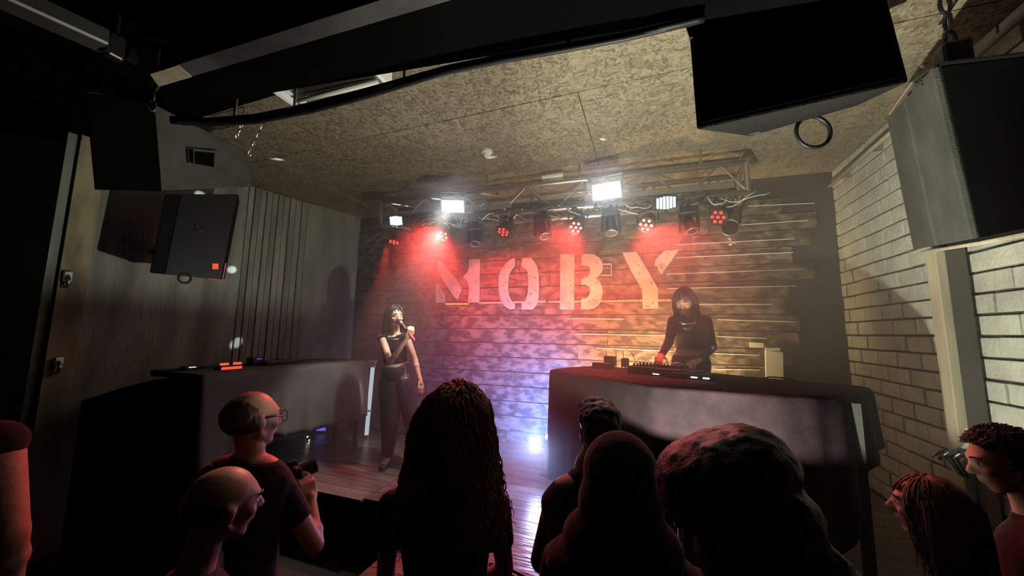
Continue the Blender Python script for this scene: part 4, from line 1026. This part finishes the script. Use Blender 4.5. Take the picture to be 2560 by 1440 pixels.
def strands(name, m, parent, c, M_, s, n, length, root=None, spread=.03, wave=.02, rad=.0035, pts=9, seed=1, gravity=1.0, back=.0, facecut=-.25, tips=.0, flare=.0, puff=.9, freq=1.0):
    """long hair: cap over the skull plus many tapered locks"""
    rr = random.Random(seed); b = MB()
    for i in range(n):
        while True:
            a = V((rr.gauss(0, 1), rr.gauss(0, 1), rr.gauss(0, 1))).normalized()
            if a.z > -.25 and a.y < .40+.65*max(0, a.z-.35) and not (a.y > .35 and a.z < .55): break
        root_ = V((a.x*.080, a.y*.099-.014, a.z*.092+.030))
        q = V(root_); L = length*rr.uniform(.75, 1.08); st = L/(pts-1)
        out = V((a.x, a.y-back, max(a.z, 0)*.5)).normalized()
        ph, ph2 = rr.uniform(0, 6.28), rr.uniform(0, 6.28); fl = rr.uniform(.4, 1)*spread
        pp = []; sx = 1 if a.x > 0 else -1
        for k in range(pts):
            u = k/(pts-1)
            pp.append(V(q)+V((wave*sin(ph+u*9*freq)*u**.6, wave*cos(ph2+u*8*freq)*u**.6, 0)))
            dr = out*max(0, puff-2.6*u)+V((0, 0, -1))*min(1, .35+2.4*u)*gravity+V((a.x*flare, a.y*flare*.6-.05*back, 0))*u
            q = q+dr.normalized()*st
            # keep clear of the skull and the face
            e = V((q.x/.083, (q.y+.014)/.102, (q.z-.03)/.095))
            if e.length < 1: e = e.normalized(); q = V((e.x*.083, e.y*.102-.014, e.z*.095+.03))
            if q.z < .03 and q.y > .03 and abs(q.x) < .075: q.y = .03 if abs(q.x) < .05 else q.y; q.x = sx*max(abs(q.x), .070)
        r0 = rad*rr.uniform(.7, 1.3)
        b.tube([c+(M_ @ (p_*s)) for p_ in pp], [r0*(1-.75*(k/(pts-1))**2) for k in range(pts)], 4)
    return b.build(name, M[m], parent, smooth=True)
def haircap(m, parent, c, M_, s, parts, vox=.006, name='hair', rough=0, seed=0, rs=.011):
    b = MB()
    for l, r in parts: rotball(b, M_, c, V(l)*s, V(r)*s)
    if rough:
        rr = random.Random(seed)
        for i in range(rough):
            l, r = rr.choice(parts); a = V((rr.gauss(0, 1), rr.gauss(0, 1), abs(rr.gauss(0, 1)))).normalized()
            rotball(b, M_, c, (V(l)+V((a.x*r[0], a.y*r[1], a.z*r[2]))*.97)*s, V((rs, rs, rs))*s, 1)
    return organic(b, name, M[m], parent, vox, 1)
# ---------------------------------------------------------------- the singer
D = 3.78
ft = P(975, 1176, z=STG)
J = joints(ft.x+.05, ft.y, STG, 1.66, radians(-78), 'f')
def S(x, y, d=D): return P(x, y, d=d)
J['pel'] = S(991, 940); J['sho'] = S(987, 846); J['neck'] = S(988, 832); J['head'] = S(987, 791)
J['shl'] = S(1016, 845, D-.02); J['ell'] = S(1037, 899, D-.02); J['wrl'] = S(1051, 954, D-.10)
J['shr'] = S(956, 845, D-.06); J['elr'] = S(975, 906, D-.26); J['wrr'] = S(1019, 843, D-.30)
J['r'] = (S(957, 845, D-.10)-S(1018, 845, D+.10)).normalized(); J['f'] = V((-J['r'].y, J['r'].x, 0)).normalized()
J['hil'] = S(1010, 958, D-.02); J['knl'] = S(1032, 1050, D-.12); J['anl'] = S(1046, 1140, D-.05); J['anl'].z = STG+.09; J['toel'] = J['anl']+J['f']*.14-V((0, 0, .055))
J['hir'] = S(974, 958, D-.04); J['knr'] = S(975, 1060, D-.15); J['anr'] = S(968, 1158, D-.06); J['anr'].z = STG+.10; J['toer'] = J['anr']+V((.05, -.12, -.06))
hf = (S(1017, 796, D-.22)-J['head']).normalized()
mica, micb = S(1000, 806, D-.24), S(1043, 860, D-.36)
md_ = (micb-mica).normalized()
HD = dict(r=dict(d=(S(1027, 826, D-.30)-S(1019, 843, D-.30)), n=(S(1060, 840, D-.5)-S(1019, 843, D-.3)), side=1, s=.95, curl=(.85, .82, .8, .75), thumb=.8),
          l=dict(d=(S(1052, 980, D-.13)-S(1051, 954, D-.10)), n=V((.9, -.3, .1)), side=-1, s=.88, curl=(.25, .25, .2, .2), thumb=.2))
t, Mh, c, hs = figure('person', 'singer in black crop top and dark satin trousers holding a microphone on stage', J, 'f', hf, (0, 0, 1), skin='skin_pale', top=('tee', 'none'), legs='satin', legfat=.032, vox=.0055, hands=HD, topr=(.40, 1.0), topoff=.010, hs=1.06)
singer = t
strands('hair', 'hair', t, c, Mh, hs, 420, .27, wave=.008, seed=3, back=.9, rad=.005, puff=.25)
haircap('hair', t, c, Mh, hs, [((0, -.022, .040), (.081, .098, .088)), ((0, -.05, -.02), (.074, .062, .09))], name='hair_cap')
MB().torus(J['neck']+V((.01, -.03, -.045)), .068, .006, frame(V((.2, -.3, 1)), (0, 1, 0)) @ Matrix.Rotation(pi/2, 4, 'X'), 28).build('chain_necklace', M['silver'], t, smooth=True)
MB().box(S(1009, 921, D-.17), (.04, .012, .03), .3).build('belt_buckle', M['silver'], t, bevel=.003)
MB().tube([S(1012, 924, D-.17), S(1010, 950, D-.20), S(1004, 962, D-.2)], .006, 6).build('belt_end', M['silver'], t)
lp = MB(); rotball(lp, Mh, c, V((0, .096, -.053))*hs, V((.020, .008, .008))*hs, 2); lp.build('lips', M['lip'], t, smooth=True)
t = thing('microphone', 'black handheld microphone with a red tail held by the singer', 'microphone', mica)
MB().cone(mica+md_*.04, mica+md_*.17, .021, .017, 16).build('handle', M['plastic'], t)
MB().ball(mica+md_*.012, (.026, .026, .030), md_.to_track_quat('Z', 'Y').to_matrix().to_4x4()).build('grille', M['steel'], t, smooth=True)
MB().cone(mica+md_*.04, mica+md_*.055, .025, .023, 16).build('collar', M['plastic'], t)
MB().cone(mica+md_*.17, mica+md_*.235, .0165, .016, 16).build('tail', mat('red_plastic', (.65, .05, .05), .4), t)
MB().cone(mica+md_*.235, mica+md_*.25, .014, .014, 12).build('tip', M['silver'], t)
# ---------------------------------------------------------------- the performer behind the table
D = 3.42
def S(x, y, d=D): return P(x, y, d=d)
b0 = S(1724, 930)
J = joints(b0.x, b0.y+.06, STG, 1.80, radians(180-20), 'f')
J['pel'] = S(1727, 924); J['sho'] = S(1724, 806); J['neck'] = S(1722, 790); J['head'] = S(1711, 754, D-.05)
J['r'] = (S(1680, 806, D)-S(1770, 806, D)).normalized(); J['f'] = V((-J['r'].y, J['r'].x, 0)).normalized()
J['shr'] = S(1684, 803); J['elr'] = S(1672, 856, D-.05); J['wrr'] = S(1653, 889, D-.24)
J['shl'] = S(1765, 801); J['ell'] = S(1781, 868, D-.02); J['wrl'] = S(1748, 901, D-.26)
hf = (S(1690, 800, D-.35)-J['head']).normalized()
HD = dict(r=dict(d=(S(1645, 899, D-.33)-S(1653, 889, D-.24)), n=V((-.2, -.45, .85)), side=-1, s=.95, curl=(.55, .5, .42, .3), thumb=.25),
          l=dict(d=(S(1722, 912, D-.32)-S(1748, 901, D-.26)), n=V((0, -.4, .9)), side=1, s=.95, curl=(.5, .45, .45, .45), thumb=.3))
t, Mh, c, hs = figure('person', 'long-haired performer in long-sleeved black crop top behind the draped table', J, 'f', hf, (.0, 0, 1), top=('purpletee', 'long'), legs='tee', legfat=.02, vox=.006, hands=HD, topr=(.50, 1.0), topoff=.012, hs=1.02, face='lids')
strands('hair', 'hair', t, c, Mh, hs, 460, .34, wave=.008, seed=5, back=.2, rad=.0052, puff=.2)
haircap('hair', t, c, Mh, hs, [((0, -.022, .042), (.081, .100, .087)), ((0, -.05, -.02), (.074, .062, .08))], name='hair_cap')
MB().torus(J['neck']+V((-.025, -.055, -.050)), .076, .008, Matrix.Rotation(.35, 4, 'X'), 28).build('chain_necklace', M['silver'], t, smooth=True)
q = S(1719, 821, D-.128)
for sx in (-1, 1): MB().ball(q+J['r']*.018*sx, (.022, .006, .010), Matrix.Rotation(.4*sx, 4, 'Y')).build('cutout', M['skin'], t, smooth=True)
# ---------------------------------------------------------------- the crowd
# camera man, bald on top, glasses
D = 1.42
def S(x, y, d=D): return P(x, y, d=d)
hc = S(632, 1050); top_z = S(650, 985).z
J = joints(hc.x, hc.y-.03, 0, top_z+.0, radians(-32), 'm')
J['head'] = hc; J['neck'] = S(628, 1130, D-.02); J['sho'] = S(612, 1168, D-.03); J['pel'] = V((J['sho'].x, J['sho'].y-.02, .93*J['s']))
J['shr'] = S(685, 1195, D-.02); J['elr'] = S(786, 1362, D+.02); J['wrr'] = S(776, 1252, D+.12)
J['shl'] = S(530, 1195, D-.04); J['ell'] = S(592, 1392, D+.02); J['wrl'] = S(735, 1262, D+.12)
J['r'] = (J['shr']-J['shl']).normalized()
HD = dict(r=dict(d=(S(764, 1196, D+.14)-J['wrr']), n=V((.9, -.2, .1)), side=-1, s=.92, curl=(.5, .5, .5, .45), thumb=.6),
          l=dict(d=(S(730, 1205, D+.15)-J['wrl']), n=V((-.6, -.6, .1)), side=1, s=.92, curl=(.6, .6, .55, .5), thumb=.6))
hf = V((.12, .99, -.02))
t, Mh, c, hs = figure('person', 'balding man in glasses and black T-shirt raising a small camera', J, 'm', hf, hands=HD, vox=.0065, hs=1.03)
haircap('hair', t, c, Mh, hs, [((0, -.040, .022), (.0795, .078, .078)), ((-.012, -.022, .006), (.072, .075, .055)), ((.012, -.022, .006), (.072, .075, .055))], name='hair', rough=260, rs=.006, vox=.0045)
for sx in (-1, 1):
    MB().tube([c+(Mh @ (V(q)*hs)) for q in ((sx*.080, -.01, .018), (sx*.080, .05, .016), (sx*.070, .105, .012))], .003, 6).build('glasses_arm', M['plastic'], t, smooth=True)
    MB().torus(c+(Mh @ (V((sx*.036, .108, .004))*hs)), .022, .002, Mh @ Matrix.Rotation(pi/2, 4, 'X')).build('glasses_rim', M['plastic'], t, smooth=True)
MB().tube([c+(Mh @ (V((-.01, .113, .006))*hs)), c+(Mh @ (V((.01, .113, .006))*hs))], .0025, 6).build('glasses_bridge', M['plastic'], t)
q = S(737, 1186, D+.17); Rc = frame(V((.45, .85, .25)), (0, 0, 1))
t = thing('camera', 'small black camera with a violet-lit screen raised by the balding man', 'camera', q)
MB().box(q, (.125, .045, .075), Rc).build('camera_body', M['plastic'], t, bevel=.008)
MB().box(q+(Rc @ V((-.012, -.024, -.002))), (.07, .004, .048), Rc).build('screen', M['screen'], t)
MB().cone(q+(Rc @ V((0, .02, 0))), q+(Rc @ V((0, .085, 0))), .032, .030, 20).build('camera_lens', M['plastic'], t)
MB().box(q+(Rc @ V((0, .0, .048))), (.04, .035, .025), Rc).build('viewfinder', M['plastic'], t, bevel=.006)
MB().cone(q+(Rc @ V((.045, 0, .036))), q+(Rc @ V((.045, 0, .048))), .009).build('dial', M['steel'], t)
# shaved head in front of him
D = 1.02
hc = S(558, 1262, D); J = joints(hc.x, hc.y-.02, 0, S(600, 1178, D).z+.01, radians(-42), 'm'); J['head'] = hc
J['neck'] = hc+V((-.03, -.03, -.13)); J['sho'] = hc+V((-.04, -.05, -.21))
J['shr'] = J['sho']+J['r']*.19+V((0, 0, -.02)); J['shl'] = J['sho']-J['r']*.19+V((0, 0, -.02))
t, Mh, c, hs = figure('person', 'shaven-headed man in black low in front of the man with the camera', J, 'm', V((.25, .95, -.10)), (.12, 0, 1), vox=.006, hs=1.05)
haircap('hair', t, c, Mh, hs, [((0, -.030, .012), (.0765, .083, .066))], name='hair_stubble', vox=.005)
# woman with long wavy hair
D = 1.22
hc = S(1141, 1058, D); J = joints(hc.x, hc.y-.02, 0, S(1141, 996, D).z, radians(8), 'f'); J['head'] = hc
for k, q in (('l', (980, 1262)), ('r', (1240, 1262))): J['sh'+k] = S(*q, D-.02)
J['sho'] = S(1112, 1250, D-.02); J['neck'] = S(1125, 1190, D-.01)
J['ell'] = S(965, 1430, D-.02); J['elr'] = S(1262, 1420, D+.02); J['wrr'] = S(1180, 1480, D+.12)
t, Mh, c, hs = figure('person', 'woman with long wavy auburn hair seen from behind in a black T-shirt', J, 'f', V((.12, .98, .05)), vox=.008, hs=1.02, topoff=.022)
strands('hair', 'redhair', t, c, Mh, hs, 2300, .37, wave=.020, seed=8, freq=2.2, back=.25, rad=.0034, pts=22, flare=.34, puff=.7)
haircap('redhair', t, c, Mh, hs, [((0, -.020, .046), (.082, .101, .086)), ((0, -.05, -.03), (.092, .08, .11)), ((0, -.05, -.12), (.105, .06, .09)), ((0, -.05, -.19), (.11, .05, .07))], name='hair_mass')
# man with undercut
D = 1.42
hc = S(1497, 1085, D); J = joints(hc.x, hc.y-.03, 0, S(1500, 1010, D).z, radians(14), 'm'); J['head'] = hc
J['neck'] = S(1468, 1160, D-.01); J['sho'] = S(1462, 1215, D-.03); J['shl'] = S(1398, 1245, D-.02); J['shr'] = J['sho']+V((.2, .03, -.03))
J['ell'] = S(1352, 1400, D); J['wrl'] = S(1420, 1440, D+.1)
t, Mh, c, hs = figure('person', 'man with thick dark swept-up hair left of the hooded figure', J, 'm', V((-.40, .90, .0)), (.0, 0, 1), top=('tee', 'long'), vox=.0075, hs=1.0)
haircap('hair', t, c, Mh, hs, [((0, -.022, .060), (.088, .104, .082)), ((0, .02, .095), (.078, .082, .055)), ((0, -.045, .0), (.081, .07, .075))], name='hair', rough=300, seed=2)
# hooded figure
D = 1.05
hc = S(1553, 1195, D); J = joints(hc.x, hc.y-.02, 0, S(1553, 1105, D).z, radians(0), 'm'); J['head'] = hc; J['neck'] = hc+V((0, -.03, -.12)); J['sho'] = hc+V((0, -.03, -.22))
J['shl'] = S(1400, 1400, D); J['shr'] = J['sho']+V((.19, 0, -.02))
t, Mh, c, hs = figure('person', 'figure with a dark hood up, right of the man with swept-up hair', J, 'm', V((.05, 1, .0)), top=('grey_tee', 'long'), vox=.008, topoff=.03, hs=.98)
hb = MB()
rotball(hb, Mh, c, V((0, -.020, .022)), V((.104, .118, .112))); rotball(hb, Mh, c, V((0, -.040, -.06)), V((.116, .11, .12))); rotball(hb, Mh, c, V((0, -.05, -.15)), V((.16, .12, .10))); rotball(hb, Mh, c, V((0, -.05, -.22)), V((.21, .13, .09)))
hb.tube([c+V((x_, .085-abs(x_)*.3, .09-x_*x_*14)) for x_ in [i/50-.09 for i in range(10)]], .008, 8)
organic(hb, 'hood', M['tee'], t, .008, 3)
# big dark hair nearest the camera
D = .66
hc = S(1822, 1240, D); J = joints(hc.x, hc.y-.02, 0, S(1800, 1130, D).z, radians(-8), 'm'); J['head'] = hc; J['neck'] = hc+V((.01, -.03, -.12)); J['sho'] = hc+V((.03, -.04, -.19))
J['shr'] = J['sho']+V((.20, .02, -.03)); J['shl'] = J['sho']+V((-.18, 0, -.03))
t, Mh, c, hs = figure('person', 'dark silhouette with thick bushy hair closest to the camera', J, 'm', V((.10, 1, 0)), vox=.008, hs=1.0, topoff=.02)
haircap('hair', t, c, Mh, hs, [((0, -.020, .045), (.105, .112, .080)), ((.03, -.01, .065), (.085, .10, .070)), ((.035, -.03, -.02), (.105, .09, .09)), ((.055, -.04, -.09), (.12, .075, .08)), ((.10, -.04, -.13), (.11, .07, .08)), ((-.045, -.03, .02), (.085, .09, .085))], vox=.006, rough=1300, seed=4, rs=.0075)
# fair-haired woman in profile
D = 1.12
hc = S(2322, 1272, D); J = joints(hc.x+.05, hc.y-.03, 0, S(2322, 1190, D).z+.01, radians(75), 'f'); J['head'] = hc; J['neck'] = hc+V((.06, 0, -.13)); J['sho'] = hc+V((.08, -.02, -.20))
J['shl'] = J['sho']+V((-.06, -.13, -.03)); J['shr'] = J['sho']+V((.05, .14, -.03))
hf = V((-.86, .46, -.04))
t, Mh, c, hs = figure('person', 'fair-haired woman in profile facing left at the lower right', J, 'f', hf, (.10, 0, 1), skin='skin_pale', vox=.0055, hs=.97, topoff=.02)
haircap('blondhair', t, c, Mh, hs, [((0, -.030, .040), (.080, .096, .082)), ((0, -.07, -.02), (.078, .070, .10))], name='hair_cap')
strands('hair', 'blondhair', t, c, Mh, hs, 1700, .34, wave=.007, seed=12, back=.9, rad=.0028, pts=10, puff=.3)
# curly-haired man at the right edge
D = 1.25
hc = S(2512, 1155, D); J = joints(hc.x+.02, hc.y-.03, 0, S(2512, 1085, D).z+.01, radians(60), 'm'); J['head'] = hc; J['neck'] = hc+V((.05, 0, -.13)); J['sho'] = hc+V((.07, -.01, -.21))
J['shl'] = J['sho']-J['r']*.19+V((0, 0, -.02)); J['shr'] = J['sho']+J['r']*.19+V((0, 0, -.02))
hf = V((-.95, .12, -.28))
t, Mh, c, hs = figure('person', 'man with short curly black hair at the right edge of the crowd', J, 'm', hf, (.15, .1, 1), vox=.006, hs=.98)
haircap('hair', t, c, Mh, hs, [((0, -.030, .052), (.084, .094, .078)), ((0, -.06, .0), (.080, .06, .06))], vox=.005, rough=600, seed=9, rs=.0085)
strands('hair', 'hair', t, c, Mh, hs, 1500, .048, wave=.010, seed=21, puff=1.8, rad=.0026, pts=9, freq=1.8, gravity=.6)
# bare-armed person cut by the left edge
D = .95
hc = S(-215, 1000, D); J = joints(hc.x, hc.y, 0, hc.z+.12, radians(-10), 'm'); J['head'] = hc
J['shr'] = S(-14, 1110, D); J['elr'] = S(18, 1330, D-.02); J['wrr'] = S(10, 1560, D+.02); J['sho'] = S(-200, 1100, D-.02); J['neck'] = S(-205, 1060, D-.01); J['shl'] = J['sho']-J['r']*.19
t, Mh, c, hs = figure('person', 'bare-armed person mostly out of view at the left edge', J, 'm', V((.2, .95, 0)), vox=.009, top=('tee', 'none'))
haircap('hair', t, c, Mh, hs, [((0, -.025, .040), (.082, .098, .085))], rough=80)
